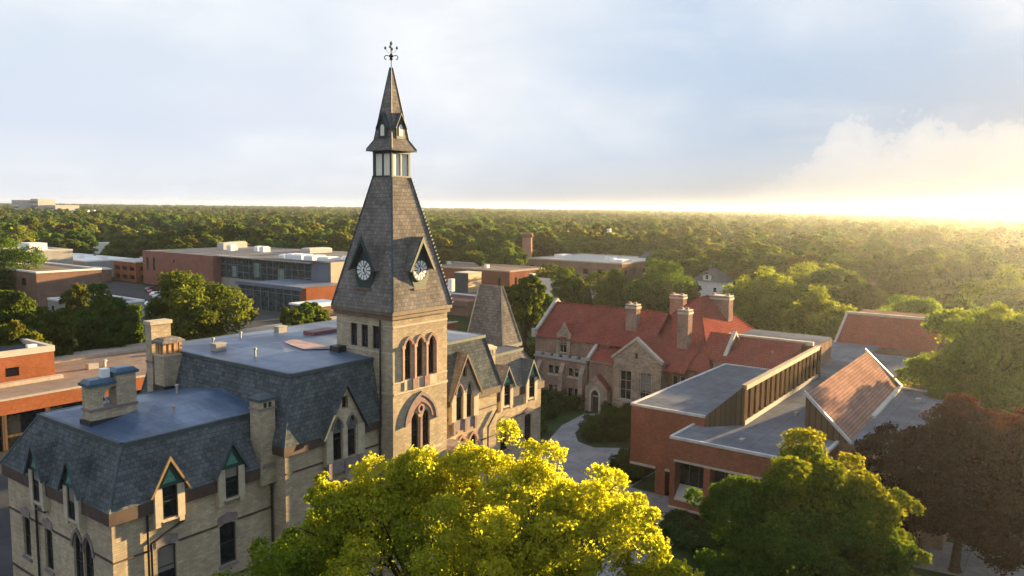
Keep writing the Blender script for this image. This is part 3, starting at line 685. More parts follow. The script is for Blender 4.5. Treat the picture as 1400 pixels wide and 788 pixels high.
# dormers -----------------------------------------------------------------
def dormer(F, c, facing, lit=False, zb=9.72, slate=None, flip=1):
    o = MB()
    hw = 1.12
    o.fbox(F, c - 0.98, c - 0.5, zb + 0.1, 11.95, -1.2, 0.43); o.fbox(F, c + 0.5, c + 0.98, zb + 0.1, 11.95, -1.2, 0.43)
    o.fbox(F, c - 0.96, c - 0.62, zb - 0.22, zb + 0.098, -0.1, 0.38); o.fbox(F, c + 0.62, c + 0.96, zb - 0.22, zb + 0.098, -0.1, 0.38)
    o.fbox(F, c - 0.5, c + 0.5, zb + 0.02, zb + 0.2, -0.1, 0.40)
    d = o.build('dormer', MT['cream_trim'], OH)
    window(F, rect(c - 0.497, c + 0.497, 9.95, 12.1), d, depth=-0.27, nv=0, nh=1, fw=0.06)
    g = MB(); g.prism(F, [(c - 0.98, 11.955), (c + 0.98, 11.955), (c, 13.72)], 0.2, 0.40); g.build('gable_panel', MT['tealdark'], d)
    g = MB(); g.prism(F, [(c - 0.45, 12.2), (c + 0.45, 12.2), (c, 13.05)], 0.38, 0.44); g.build('gable_panel', MT['teal'], d)
    r = MB()
    for s in (-1, 1):
        r.hexa([F(c, 13.72, 0.6), F(c + s * 1.24, 11.6, 0.6), F(c + s * 1.33, 11.6, 0.6), F(c, 13.9, 0.6),
                F(c, 13.72, -1.45), F(c + s * 1.24, 11.6, -1.45), F(c + s * 1.33, 11.6, -1.45), F(c, 13.9, -1.45)])
    r.build('dormer_roof', slate or MT['slate'], d)
    b = MB()
    for s in (-1, 1):
        b.hexa([F(c, 13.6, 0.64), F(c + s * 1.22, 11.52, 0.64), F(c + s * 1.36, 11.52, 0.64), F(c, 13.93, 0.64),
                F(c, 13.6, 0.54), F(c + s * 1.22, 11.52, 0.54), F(c + s * 1.36, 11.52, 0.54), F(c, 13.93, 0.54)])
    b.build('bargeboard', plain('sunlit_barge', (0.20, 0.13, 0.06), 0.6, 0.2, 2) if lit else MT['hip'], d)  # lit dormer: sunlight on the boards put into their colour
    return d
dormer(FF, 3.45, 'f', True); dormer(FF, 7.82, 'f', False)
dormer(FE, 8.85, 'l'); dormer(FE, 4.05, 'l')
dormer(FR, 38.6, 'f', slate=MT['slate_tower']); dormer(FR, 42.85, 'f', slate=MT['slate'])

# downpipes ---------------------------------------------------------------
for pts in ([(-0.13, 9.72, 9.7), (-0.13, 9.72, 0)], [(-0.2, 8.2, 9.3), (-0.16, 9.6, 9.2)],
            [(4.5, -0.14, 10.6), (4.5, -0.14, 9.4), (2.3, -0.14, 8.55), (2.3, -0.14, 0)], [(2.1, -0.14, 10.5), (2.1, -0.14, 0)],
            [(11.12, -0.15, 12.0), (11.12, -0.15, 0)], [(20.16, -1.66, 12.0), (20.16, -1.66, 0)], [(20.14, -1.75, 20.6), (20.14, -1.75, 12.5)], [(35.4, -1.62, 10.4), (34.0, -1.62, 9.0), (34.0, -1.62, 0)]):
    MB().path(pts, 0.075, 6).build('downpipe', MT['metal'], OH)

# chimneys ------------------------------------------------------------------
def chimney_pair():
    m = MB()
    m.box(2.2, 5.3, 6.6, 7.7, 14.5, 15.75)
    m.box(2.2, 3.05, 6.62, 7.68, 15.75, 17.35); m.box(3.95, 5.3, 6.6, 7.7, 15.75, 17.9)
    F = Fy(6.62)
    m.prism(F, [(3.04, 16.5), (3.3, 16.95), (3.62, 17.15), (3.96, 17.2), (3.96, 17.38), (3.04, 17.36)], -1.04, -0.004)
    o = m.build('chimney', MT['cream'], OH)
    b = MB(); b.box(2.05, 5.45, 6.45, 7.85, 14.6, 15.1); b.build('flashing', MT['metal'], o)
    b = MB(); b.box(2.13, 5.37, 6.53, 7.77, 15.7, 15.86); b.build('string_course', MT['sand_grey'], o)
    c = MB(); c.box(2.05, 3.9, 6.45, 7.85, 17.36, 17.55); c.taper(2.1, 3.85, 6.5, 7.8, 17.55, 2.3, 3.7, 6.7, 7.6, 17.78)
    c.box(3.8, 5.45, 6.45, 7.85, 17.9, 18.1); c.taper(3.85, 5.4, 6.5, 7.8, 18.1, 4.1, 5.2, 6.7, 7.6, 18.3)
    c.build('chimney_cap', MT['capblue'], o)
    c = MB(); c.box(3.2, 3.7, 6.9, 7.4, 17.78, 18.35); c.build('cowl', MT['white'], o)
chimney_pair()
def stack(x0, x1, y0, y1, z0, z1, mat, capm, arc=None, parent=OH, cap=0.28):
    m = MB(); m.box(x0, x1, y0, y1, z0, z1)
    o = m.build('chimney', mat, parent)
    c = MB(); c.box(x0 - 0.1, x1 + 0.1, y0 - 0.1, y1 + 0.1, z1, z1 + cap); c.build('chimney_cap', capm, o)
    m = MB(); m.box(x0 - 0.05, x1 + 0.05, y0 - 0.05, y1 + 0.05, z0 + (z1 - z0) * 0.6, z0 + (z1 - z0) * 0.6 + 0.16); m.build('string_course', MT['sand_grey'], o)
    return o
def chimney_rear():
    # tall shaft with a lower louvred stack in front
    stack(10.75, 12.4, 14.3, 15.2, 12.0, 19.7, MT['cream'], MT['cream_trim'])
    x0, x1, y0, y1 = 10.8, 12.5, 12.7, 14.1
    m = MB(); m.box(x0, x1, y0, y1, 14.0, 17.3); o = m.build('chimney', MT['cream'], OH)
    b = MB(); b.box(x0 - .12, x1 + .12, y0 - .12, y1 + .12, 14.1, 14.95); b.build('flashing', MT['metal'], o)
    b = MB(); b.box(x0 - .08, x1 + .08, y0 - .08, y1 + .08, 17.3, 17.45); b.build('string_course', MT['cream_trim'], o)
    l = MB()
    for i in range(4):
        for yy in (y0 + 0.12, y1 - 0.32): l.box(x0 + 0.06 + i * 0.45, x0 + 0.28 + i * 0.45, yy, yy + 0.2, 17.45, 18.35)
    for j in range(1, 3):
        for xx in (x0 + 0.06, x1 - 0.28): l.box(xx, xx + 0.22, y0 + 0.1 + j * 0.4, y0 + 0.3 + j * 0.4, 17.45, 18.35)
    l.build('flue_pier', plain('warm_terracotta', (0.42, 0.26, 0.14), 0.8, 0.2, 2), o)
    c = MB(); c.box(x0 - .12, x1 + .12, y0 - .12, y1 + .12, 18.35, 18.5); c.taper(x0 - .12, x1 + .12, y0 - .12, y1 + .12, 18.5, x0 + .2, x1 - .2, y0 + .2, y1 - .2, 18.72)
    c.build('chimney_cap', MT['slate_tower'], o)
chimney_rear()
for xs in (10.1, 35.35):
    m = MB(); m.box(xs, xs + 1.25, -0.42, 0.7, 10.0, 15.9); o = m.build('chimney', MT['cream'], OH)
    m = MB(); m.box(xs + 0.15, xs + 1.1, -0.5, 0.78, 11.2, 11.5); m.build('corbel', MT['sand_grey'], o)
    m = MB(); m.box(xs - .08, xs + 1.33, -.5, .78, 15.3, 15.42); m.build('string_course', MT['sand_grey'], o)
    m = MB(); m.box(xs - .12, xs + 1.37, -.54, .82, 15.9, 16.1); m.taper(xs - .05, xs + 1.3, -.47, .75, 16.1, xs + .25, xs + 1.0, -.1, .4, 16.3); m.build('chimney_cap', MT['hip'] if xs < 20 else MT['cream_trim'], o)
    m = MB(); m.box(xs + .3, xs + .55, -.425, -.3, 15.45, 15.8); m.box(xs + .7, xs + .95, -.425, -.3, 15.45, 15.8); m.build('flue', MT['metal'], o)
stack(31.2, 33.4, 9.6, 11.0, 16.8, 19.2, MT['cream'], MT['cream_trim']); stack(33.5, 34.6, 9.8, 10.8, 16.8, 18.2, MT['cream'], MT['cream_trim'])

# hipped turret roof behind the right end
tm = MB()
bx0, bx1, by0, by1, bz = 43.2, 46.6, 3.6, 8.7, 14.75
ty0, ty1, tz = 4.6, 7.6, 20.95; txm = 44.3
tm.poly([(bx0, by0, bz), (bx1, by0, bz), (txm + .12, ty0, tz), (txm - .12, ty0, tz)]); tm.poly([(bx0, by1, bz), (bx0, by0, bz), (txm - .12, ty0, tz), (txm - .12, ty1, tz)])
tm.poly([(bx1, by1, bz), (bx0, by1, bz), (txm - .12, ty1, tz), (txm + .12, ty1, tz)]); tm.poly([(bx1, by0, bz), (bx1, by1, bz), (txm + .12, ty1, tz), (txm + .12, ty0, tz)])
tm.poly([(txm - .12, ty0, tz), (txm + .12, ty0, tz), (txm + .12, ty1, tz), (txm - .12, ty1, tz)])
tro = tm.build('turret_roof', MT['slate_tower'], OH)
tw = MB(); tw.box(bx0 + .25, bx1 - .25, by0 + .25, by1 - .25, 9, bz - .38); tw.build('wall', MT['cream'], OH)
tw = MB(); tw.box(bx0 - .05, bx1 + .05, by0 - .05, by1 + .05, bz - .38, bz - 0.01); tw.build('gutter', MT['hip'], tro)
tw = MB(); tw.tube((bx0, by0, bz), (txm - .12, ty0, tz), .09, .07, 6); tw.tube((bx0, by1, bz), (txm - .12, ty1, tz), .09, .07, 6); tw.tube((bx1, by0, bz), (txm + .12, ty0, tz), .09, .07, 6); tw.build('ridge_trim', MT['cream_trim'], tro)

# porch beside the tower
po = MB(); po.box(26.9, 29.3, -4.3, -1.5, 8.35, 8.75); po.taper(26.8, 29.4, -4.4, -1.5, 8.75, 27.3, 28.9, -3.6, -1.5, 9.1); pr_ = po.build('porch', MT['sand_grey'], OH)
po = MB(); po.box(27.0, 29.2, -4.2, -1.5, 0, 8.34); po.build('wall', MT['cream'], pr_)

# ----------------------------------------------------------------- the tower
TX0, TX1, TY0, TY1 = 20.3, 26.62, -2.96, 3.36; TCX, TCY = 23.46, 0.2
FT = Fy(TY0); FTL = Fx(TX0)
lan = [lancet(21.60, 22.32, 15.8, 18.35, 19.05), lancet(22.84, 23.62, 15.8, 18.35, 19.05), lancet(24.20, 25.18, 15.8, 18.35, 19.05)]
lan = [lancet(21.62, 22.42, 15.8, 18.35, 19.0), lancet(22.98, 23.78, 15.8, 18.35, 19.0), lancet(24.34, 25.14, 15.8, 18.35, 19.0)]
big = [lancet(22.34, 23.22, 9.95, 12.35, 13.0), lancet(23.62, 24.5, 9.95, 12.35, 13.0)]
lows = [lancet(22.34, 23.22, 4.6, 7.6, 8.4), lancet(23.62, 24.5, 4.6, 7.6, 8.4)]
tw_ = MB()
tw_.wall(FT, [(TX0, 0), (TX1, 0), (TX1, 20.7), (TX0, 20.7)], lan + big + lows)
sm3 = [rect(0.98, 1.72, 18.25, 20.05), rect(-0.25, 0.49, 18.25, 20.05), rect(-1.52, -0.78, 18.25, 20.05)]
tw_.wall(FTL, [(TY0, 0), (TY1, 0), (TY1, 20.7), (TY0, 20.7)], sm3)
sm4 = [rect(u0 - 0, u1, 18.25, 20.05) for u0, u1 in ((0.98, 1.72), (-0.25, 0.49), (-1.52, -0.78))]
tw_.wall(Fx(TX1, 1), [(TY0, 0), (TY1, 0), (TY1, 20.7), (TY0, 20.7)], sm4)
tw_.wall(Fy(TY1, 1), [(TX0, 0), (TX1, 0), (TX1, 20.7), (TX0, 20.7)])
TW = tw_.build('tower', MT['cream'], OH)
for p in lan: window(FT, p, TW, depth=0.3, nv=0, nh=0, hood=0.24, hoodmat=MT['sand'])
for p in big: window(FT, p, TW, depth=0.26, nv=0, nh=1)
for p in lows: window(FT, p, TW, depth=0.26, nv=0, nh=1, sill=MT['sand'])
for p in sm3: window(FTL, p, TW, depth=0.2, nv=0, nh=0, sill=None)
for p in sm4: window(Fx(TX1, 1), p, TW, depth=0.2, nv=0, nh=0)
m = MB()   # tracery head, pointed hood over the paired light
o_in = lancet(22.2, 24.64, 12.3, 12.4, 13.75, 8)[2:]; o_out = lancet(21.72, 25.12, 12.0, 12.2, 14.3, 8)[2:]
ring(m, FT, o_in, o_out, 0.0, 0.12, closed=False)
m.fbox(FT, 23.3, 23.54, 9.95, 12.5, 0.002, 0.09); m.lathe
ring(m, FT, [(23.42 + 0.2 * math.cos(a), 13.2 + 0.22 * math.sin(a)) for a in [i * math.pi / 5 for i in range(10)]], [(23.42 + 0.4 * math.cos(a), 13.2 + 0.42 * math.sin(a)) for a in [i * math.pi / 5 for i in range(10)]], 0.0, 0.08)
m.build('window_hood', MT['sand'], TW)
m = MB(); ring(m, FT, lancet(21.72, 25.12, 12.0, 12.2, 14.3, 8)[2:], lancet(21.5, 25.34, 12.0, 12.05, 14.62, 8)[2:], 0.0, 0.17, closed=False); m.build('hood_mould', MT['sand_grey'], TW)
m = MB(); m.prism(FT, [(23.42 + 0.2 * math.cos(a), 13.2 + 0.22 * math.sin(a)) for a in [i * math.pi / 5 for i in range(10)]], 0.0, 0.02); m.build('roundel', MT['glass'], TW)
m = MB()
for u in (21.35, 22.7, 24.06, 25.28): m.fbox(FT, u - 0.07, u + 0.09, 15.8, 18.4, 0.002, 0.13); m.fbox(FT, u - 0.16, u + 0.18, 18.3, 18.55, 0.003, 0.18)
each(m, 'colonnette', plain('pink_stone_shaft', (0.42, 0.26, 0.20), 0.8, 0.15, 2), TW)
m = MB(); m.fbox(FT, 21.5, 25.3, 14.98, 15.78, 0.002, 0.06)
m.build('apron', MT['cream_trim'], TW)
m = MB()
for u in (22.7, 24.06): m.fbox(FT, u - 0.3, u + 0.32, 14.95, 15.8, 0.003, 0.16)
each(m, 'corbel', MT['sand'], TW)
m = MB()
for F, a, b in ((FT, TX0, TX1), (FTL, TY0, TY1), (Fx(TX1, 1), TY0, TY1)):
    m.fbox(F, a, b, 14.78, 14.95, -.05, 0.10)
    m.fbox(F, a, b, 20.02 if F is FT else 20.1, 20.16, -.05, 0.05)
    m.fbox(F, a, b, 17.98, 18.1, -.05, .05) if F is not FT else None
m.fbox(FT, TX0, 21.45, 15.66, 15.78, -.05, .06); m.fbox(FT, 25.35, TX1, 15.66, 15.78, -.05, .06)
m.fbox(FT, 21.0, 25.9, 9.55, 9.75, 0.002, 0.12)
each(m, 'string_course', MT['cream_trim'], TW, .05)
m = MB()
m.box(TX0 - .18, TX1 + .18, TY0 - .18, TY1 + .18, 20.7, 21.02); m.box(TX0 - .3, TX1 + .3, TY0 - .3, TY1 + .3, 21.02, 21.3)
m.build('cornice', MT['cornice'], TW)
# the great slated roof
RT_ = MB(); rb, rt, z0, z1 = 3.44, 1.06, 21.3, 31.6
def sq(h, z): return [(TCX - h, TCY - h, z), (TCX + h, TCY - h, z), (TCX + h, TCY + h, z), (TCX - h, TCY + h, z)]
def frustum(mb, h0, z0, h1, z1, mi=0):
    A = sq(h0, z0); B = sq(h1, z1)
    for i in range(4): mb.poly([A[i], A[(i + 1) % 4], B[(i + 1) % 4], B[i]], mi)
    mb.poly(A[::-1], mi); mb.poly(B, mi)
frustum(RT_, rb, z0, rt, z1)
TR = RT_.build('tower_roof', MT['slate_tower'], OH)
m = MB()
for A, B in zip(sq(rb, z0), sq(rt, z1)): m.tube(A, B, 0.10, 0.07, 6)
m.build('ridge_trim', MT['hip'], TR)
m = MB()
A, B = Vector(sq(rb, z0)[1]), Vector(sq(rt, z1)[1])
for i in range(34):
    p = A.lerp(B, (i + 0.5) / 34); m.tube(p + Vector((.04, -.04, 0)), p + Vector((.16, -.1, .1)), .05, .03, 5)
each(m, 'crocket', MT['panel'], TR, .01)
# clock dormers on the four slopes
def clock(F, c):
    o = MB()
    body = [(c - 0.62, 22.95), (c + 0.62, 22.95), (c + 1.0, 23.75), (c + 1.0, 24.6), (c, 26.55), (c - 1.0, 24.6), (c - 1.0, 23.75)]
    o.prism(F, body, -1.9, 0.0)
    k = o.build('clock', MT['greenwood'], OH)
    r = MB()
    for s in (-1, 1):
        r.hexa([F(c, 26.72, 0.34), F(c + s * 1.34, 24.34, 0.34), F(c + s * 1.44, 24.34, 0.34), F(c, 26.94, 0.34), F(c, 26.72, -1.75), F(c + s * 1.34, 24.34, -1.75), F(c + s * 1.44, 24.34, -1.75), F(c, 26.94, -1.75)])
    r.build('gable_roof', MT['slate_tower'], k)
    b = MB()
    for s in (-1, 1):
        b.hexa([F(c, 26.5, 0.37), F(c + s * 1.28, 24.28, 0.37), F(c + s * 1.5, 24.28, 0.37), F(c, 26.98, 0.37), F(c, 26.5, 0.26), F(c + s * 1.28, 24.28, 0.26), F(c + s * 1.5, 24.28, 0.26), F(c, 26.98, 0.26)])
    b.build('bargeboard', MT['greenwood'], k)
    s = MB(); s.fbox(F, c - 0.75, c + 0.75, 22.78, 22.95, -1.2, 0.1); s.build('sill', MT['cornice'], k)
    n = 32; R = 0.84; zc = 24.32
    circ = lambda r: [(c + r * math.cos(2 * math.pi * i / n), zc + r * math.sin(2 * math.pi * i / n)) for i in range(n)]
    d = MB(); d.prism(F, circ(R * 0.93), 0.002, 0.05); d.build('dial', MT['dial'], k)
    rim = MB(); ring(rim, F, circ(R * 0.92), circ(R * 1.06), 0.0, 0.08); rim.build('rim', MT['greenwood'], k)
    w = MB()
    inner = circ(R * 0.36)
    w.prism(F, inner, 0.05, 0.062)
    for i in range(12):      # pale plates between the dark hour marks
        a0 = math.pi / 2 - 2 * math.pi * (i + 0.14) / 12; a1 = math.pi / 2 - 2 * math.pi * (i + 0.86) / 12
        q = [(c + R * r * math.cos(a), zc + R * r * math.sin(a)) for r, a in ((0.42, a0), (0.92, a0), (0.92, a1), (0.42, a1))]
        w.prism(F, q, 0.05, 0.06)
    w.build('numeral_plate', MT['white'], k)
    hd = MB()
    for ang, l, wd in ((R_(215), 0.42, 0.06), (R_(-20), 0.62, 0.045)):
        dx, dz = math.sin(ang), math.cos(ang); nx, nz = dz, -dx
        hd.prism(F, [(c - nx * wd - dx * .1, zc - nz * wd - dz * .1), (c + nx * wd - dx * .1, zc + nz * wd - dz * .1), (c + dx * l + nx * wd * .4, zc + dz * l + nz * wd * .4), (c + dx * l - nx * wd * .4, zc + dz * l - nz * wd * .4)], 0.065, 0.085)
    hd.build('hand', MT['dial'], k)
clock(Fy(TCY - 3.06), TCX); clock(Fx(TCX - 3.06), TCY); clock(Fy(TCY + 3.06, 1), TCX); clock(Fx(TCX + 3.06, 1), TCY)
# belfry
bh, z0, z1 = 1.04, 31.6, 33.66
bm_ = MB()
bm_.box(TCX - bh - .06, TCX + bh + .06, TCY - bh - .06, TCY + bh + .06, z0, z0 + .14)
bm_.box(TCX - bh - .02, TCX + bh + .02, TCY - bh - .02, TCY + bh + .02, z1 - .2, z1)
for i in (-1, 0, 1):
    for j in (-1, 0, 1):
        if i == 0 and j == 0: continue
        w = 0.11 if i and j else 0.07
        x, y = TCX + i * (bh - .1), TCY + j * (bh - .1)
        bm_.box(x - w, x + w, y - w, y + w, z0 + .14, z1 - .2)
BF = bm_.build('belfry', MT['greenwood'], OH)
p_ = MB(); h = bh - 0.10; p_.box(TCX - h, TCX + h, TCY - h, TCY + h, z0 + .141, z1 - .201); p_.build('pale_panel', MT['panel'], BF)  # near-white panels stand in for bright sky seen through the openings
# spire
sp = MB(); frustum(sp, 1.45, 33.66, 1.40, 33.82); frustum(sp, 1.40, 33.821, 0.98, 34.55); frustum(sp, 0.98, 34.551, 0.09, 40.25)
SPI = sp.build('spire', MT['slate_tower'], OH)
m = MB()
for A, B in zip(sq(.98, 34.55), sq(.09, 40.25)): m.tube(A, B, .05, .03, 5)
for A, B in zip(sq(1.42, 33.8), sq(.98, 34.55)): m.tube(A, B, .05, .05, 5)
m.build('ridge_trim', MT['hip'], SPI)
for F, c in ((Fy(TCY - 1.0), TCX), (Fx(TCX - 1.0), TCY), (Fy(TCY + 1.0, 1), TCX), (Fx(TCX + 1.0, 1), TCY)):
    m = MB(); m.prism(F, [(c - .44, 34.62), (c + .44, 34.62), (c + .44, 35.7), (c, 36.5), (c - .44, 35.7)], -.6, 0.0); k = m.build('spire_dormer', MT['greenwood'], OH)
    r = MB()
    for s in (-1, 1):
        r.hexa([F(c, 36.55, .14), F(c + s * .6, 35.42, .14), F(c + s * .66, 35.42, .14), F(c, 36.68, .14), F(c, 36.55, -.75), F(c + s * .6, 35.42, -.75), F(c + s * .66, 35.42, -.75), F(c, 36.68, -.75)])
    r.build('gable_roof', MT['hip'], k)
    w = MB(); w.prism(F, lancet(c - .2, c + .2, 34.85, 35.5, 35.75), 0.002, 0.03); w.build('pale_panel', MT['panel'], k)
# iron finial
m = MB(); c = (TCX, TCY, 0)
m.tube((TCX, TCY, 40.2), (TCX, TCY, 42.0), .035, .025, 6); m.lathe((TCX, TCY, 40.75), [(.02, 0), (.16, .16), (.06, .28), (.17, .42), (.02, .62)], 8)
for s in (-1, 1):
    d = RT * s
    pts = [Vector((TCX, TCY, 41.0)) + d * t + Vector((0, 0, z)) for t, z in ((.05, .02), (.22, .16), (.42, .18), (.54, .06), (.5, -.12), (.36, -.1))]
    m.path(pts, .035, 5)
    q = Vector((TCX, TCY, 41.75)) + d * .46; m.lathe((q.x, q.y, q.z - .13), [(.01, 0), (.1, .1), (.1, .16), (.01, .28)], 6)
    m.path([Vector((TCX, TCY, 41.35)), Vector((TCX, TCY, 41.45)) + d * .3, q], .012, 4)
    d = FW * s
    q = Vector((TCX, TCY, 41.75)) + d * .46; m.lathe((q.x, q.y, q.z - .13), [(.01, 0), (.1, .1), (.1, .16), (.01, .28)], 6)
    m.path([Vector((TCX, TCY, 41.35)), Vector((TCX, TCY, 41.45)) + d * .3, q], .012, 4)
m.lathe((TCX, TCY, 41.95), [(.01, 0), (.12, .1), (.12, .16), (.01, .36)], 6)
m.build('finial', MT['metal'], OH)
#@@PART2@@
# ----------------------------------------------------------------- the modern brick hall with the skylights
MH = thing('modern_hall', 'modern red brick hall with flat grey roofs, a long wooden clerestory and a red-tiled slope', 'college building', (70.0, -18.0, 0.0))
FA = Fx(50.1)
m = MB(); m.wall(FA, [(-16.2, 2.9), (-8.1, 2.9), (-8.1, 9), (-16.2, 9)])
m.box(50.12, 76.7, -16.2, -8.12, 2.9, 3.0)
m.wall(Fy(-8.1, 1), [(50.1, 2.9), (76.7, 2.9), (76.7, 9), (50.1, 9)]); m.wall(Fy(-8.1, 1), [(58, 0), (76.7, 0), (76.7, 2.9), (58, 2.9)])
m.wall(Fx(58), [(-16.2, 0), (-8.1, 0), (-8.1, 2.9), (-16.2, 2.9)]); m.wall(Fx(76.7, 1), [(-16.2, 0), (-8.1, 0), (-8.1, 9), (-16.2, 9)])
m.build('wall', MT['redbrick'], MH)
m = MB(); m.fbox(FA, -11.0, -8.1, 2.65, 2.9, -7, 0.06); m.fbox(FA, -16.2, -12.1, 2.65, 2.9, -7, 0.06); m.build('stone_band', MT['limestone'], MH)
m = MB(); m.box(50.14, 51.4, -12.1, -11.0, 0, 2.9); m.build('pier', MT['redbrick'], MH)
m = MB(); m.box(50.14, 51.4, -16.2, -15.1, 0, 2.9); m.build('pier', MT['redbrick'], MH)
def roofslab(name, pts, z, mat, parent, edge=None, eh=0.10, ew=0.2, skip=()):
    o = MB().poly([(x, y, z) for x, y in pts]).build(name, mat, parent, recalc=False)
    if edge:
        e = MB(); n = len(pts); cx_ = sum(p[0] for p in pts) / n; cy_ = sum(p[1] for p in pts) / n
        for i in range(n):
            if i in skip: continue
            a = Vector((*pts[i], 0)); b = Vector((*pts[(i + 1) % n], 0)); d = (b - a).normalized(); nn = Vector((d.y, -d.x, 0))
            if nn.dot(Vector((cx_, cy_, 0)) - a) > 0: nn = -nn
            q = [a - d * .05 + nn * .1, b + d * .05 + nn * .1, b + d * .05 - nn * ew, a - d * .05 - nn * ew]
            k = 0.003 * i
            e.hexa([(p.x, p.y, z - 0.14 + k) for p in q] + [(p.x, p.y, z + eh + k) for p in q])
        e.build('roof_edge', edge, o)
    return o
roofslab('flat_roof', [(50.1, -8.1), (50.1, -16.2), (76.7, -16.2), (76.7, -8.1)], 9.02, MT['greyroof'], MH, MT['edge'], skip=(1,))
# lower front wing
FB = Fx(44.8)
wins = [rect(-18.35, -15.5, 2.0, 5.75), rect(-21.9, -18.95, 2.0, 5.75), rect(-25.6, -22.6, 2.0, 5.75)]
m = MB(); m.wall(FB, [(-28, 1.4), (-15.0, 1.4), (-15.0, 8), (-28, 8)], wins, depth=1.3)
m.wall(Fy(-15.0, 1), [(44.8, 1.4), (50.1, 1.4), (50.1, 8), (44.8, 8)]); m.wall(Fy(-28.0), [(44.8, 0), (53, 0), (53, 8), (44.8, 8)])
m.box(46.5, 52.9, -27.6, -16.3, 0, 1.41)
m.build('wall', MT['redbrick'], MH)
m = MB(); m.fbox(FB, -28, -14.95, 1.2, 1.4, -1.4, 0.08); m.build('stone_band', MT['limestone'], MH)
m = MB(); m.fbox(FB, -25.7, -15.4, 5.76, 5.96, 0.003, 0.06); m.build('stone_lintel', MT['limestone'], MH)
for wv in wins:
    u0, u1 = wv[0][0], wv[1][0]
    g = MB(); g.poly([FB(u0, 3.2, -1.28), FB(u1, 3.2, -1.28), FB(u1, 5.75, -1.28), FB(u0, 5.75, -1.28)]); w = g.build('window', MT['glass'], MH)
    g = MB(); g.hexa([FB(u0 + .01, 2.0, -1.27), FB(u1 - .01, 2.0, -1.27), FB(u1 - .01, 2.02, -0.02), FB(u0 + .01, 2.02, -0.02), FB(u0 + .01, 3.25, -1.27), FB(u1 - .01, 3.25, -1.27), FB(u1 - .01, 2.16, -0.02), FB(u0 + .01, 2.16, -0.02)]); g.build('sloping_sill', MT['concrete'], w)
    g = MB()
    for k in range(4): uu = u0 + (u1 - u0) * k / 3; g.fbox(FB, uu - .04, uu + .04, 3.26, 5.74, -1.27, -1.2)
    g.build('frame', MT['frame'], w)
roofslab('flat_roof', [(44.8, -15.0), (44.8, -28.0), (53, -28.0), (53, -18.95), (50.08, -16.22), (50.08, -15.0)], 8.02, MT['greyroof'], MH, MT['edge'], skip=(2, 3, 4))
roofslab('flat_roof', [(53, -18.9), (53, -28.4), (53, -37), (80.9, -37), (80.9, -28.4), (104, -28.4), (104, -20.5), (110.8, -20.5), (110.8, -13.4), (81.2, -13.4), (81.2, -18.9)], 8.0, MT['greyroof'], MH)
m = MB(); m.wall(Fx(53), [(-37, 0), (-28, 0), (-28, 7.98), (-37, 7.98)]); m.wall(Fy(-37), [(53, 0), (80.9, 0), (80.9, 7.98), (53, 7.98)]); m.wall(Fx(80.9, 1), [(-37, 0), (-28.4, 0), (-28.4, 7.98), (-37, 7.98)])
m.wall(Fx(104), [(-28.4, 0), (-20.5, 0), (-20.5, 7.98), (-28.4, 7.98)]); m.wall(Fy(-28.4), [(80.9, 0), (104, 0), (104, 7.98), (80.9, 7.98)])
m.build('wall', MT['brownbrick'], MH)
m = MB(); m.box(80.72, 81.0, -37, -28.5, 7.95, 8.2); m.build('roof_edge', MT['edge'], MH)
# clerestory: tall wooden strip facing the flat roof
m = MB()
m.poly([(49.95, -16.21, 8.0), (53, -18.95, 8.0), (53, -18.95, 11.95), (50.0, -16.21, 9.05)])
m.build('clerestory_end', MT['bronze'], MH, recalc=False)
m = MB(); m.poly([(50.0, -16.2, 9.05), (53, -18.95, 11.97), (81.2, -18.55, 11.97), (76.7, -16.2, 9.05)]); m.build('sloping_roof', MT['greyroof'], MH, recalc=False)
FC = lambda u, v, d=0.0: (u, -18.95 + (u - 53) * 0.0142 - d, v)
m = MB(); m.poly([FC(53, 8, 0), FC(81.2, 8, 0), FC(81.2, 11.9, 0), FC(53, 11.9, 0)]); CLG = m.build('clerestory', MT['glass'], MH, recalc=False)
for k in range(17):
    u = 53.2 + k * 1.74
    m = MB(); m.fbox(FC, u - .5, u + .5, 8.02, 11.6, 0.004, .22); m.build('mullion', MT['bronze'], CLG)
m = MB(); m.fbox(FC, 52.95, 81.3, 11.6, 12.08, -.25, .28); m.build('coping', plain('weathered_wood_coping', (.25, .185, .125), .8, .2, .8), CLG)
m = MB(); m.fbox(FC, 53, 81.2, 8.02, 8.5, 0.005, .26); m.build('kerb', MT['concrete'], CLG)
m = MB(); m.box(81.2, 81.6, -18.9, -16.5, 8, 11.9); m.build('clerestory_end', MT['bronze'], MH)
# skylight with the red-tiled slope
m = MB(); m.poly([(53.1, -24.9, 12.1), (81.2, -24.5, 12.1), (81.2, -28.4, 8.05), (53.1, -28.9, 8.05)]); SL = m.build('tiled_slope', MT['pinktile'], MH, recalc=False)
m = MB(); m.poly([(53.1, -24.9, 8), (53.1, -24.9, 12.08), (53.1, -28.9, 8.0)]); m.poly([(81.2, -24.5, 8), (81.2, -24.5, 12.08), (81.2, -28.4, 8.0)]); m.poly([(53.1, -24.88, 8), (81.2, -24.48, 8), (81.2, -24.48, 12.08), (53.1, -24.88, 12.08)])
m.build('skylight_wall', MT['bronze'], MH, recalc=False)
for (x, y0, y1) in ((53.1, -24.7, -29.1), (81.2, -24.2, -28.6)):
    m = MB(); m.hexa([(x - .16, y0, 12.05), (x + .16, y0, 12.05), (x + .16, y1, 7.95), (x - .16, y1, 7.95), (x - .16, y0, 12.4), (x + .16, y0, 12.4), (x + .16, y1, 8.25), (x - .16, y1, 8.25)]); m.build('rake_trim', MT['edge'], SL)
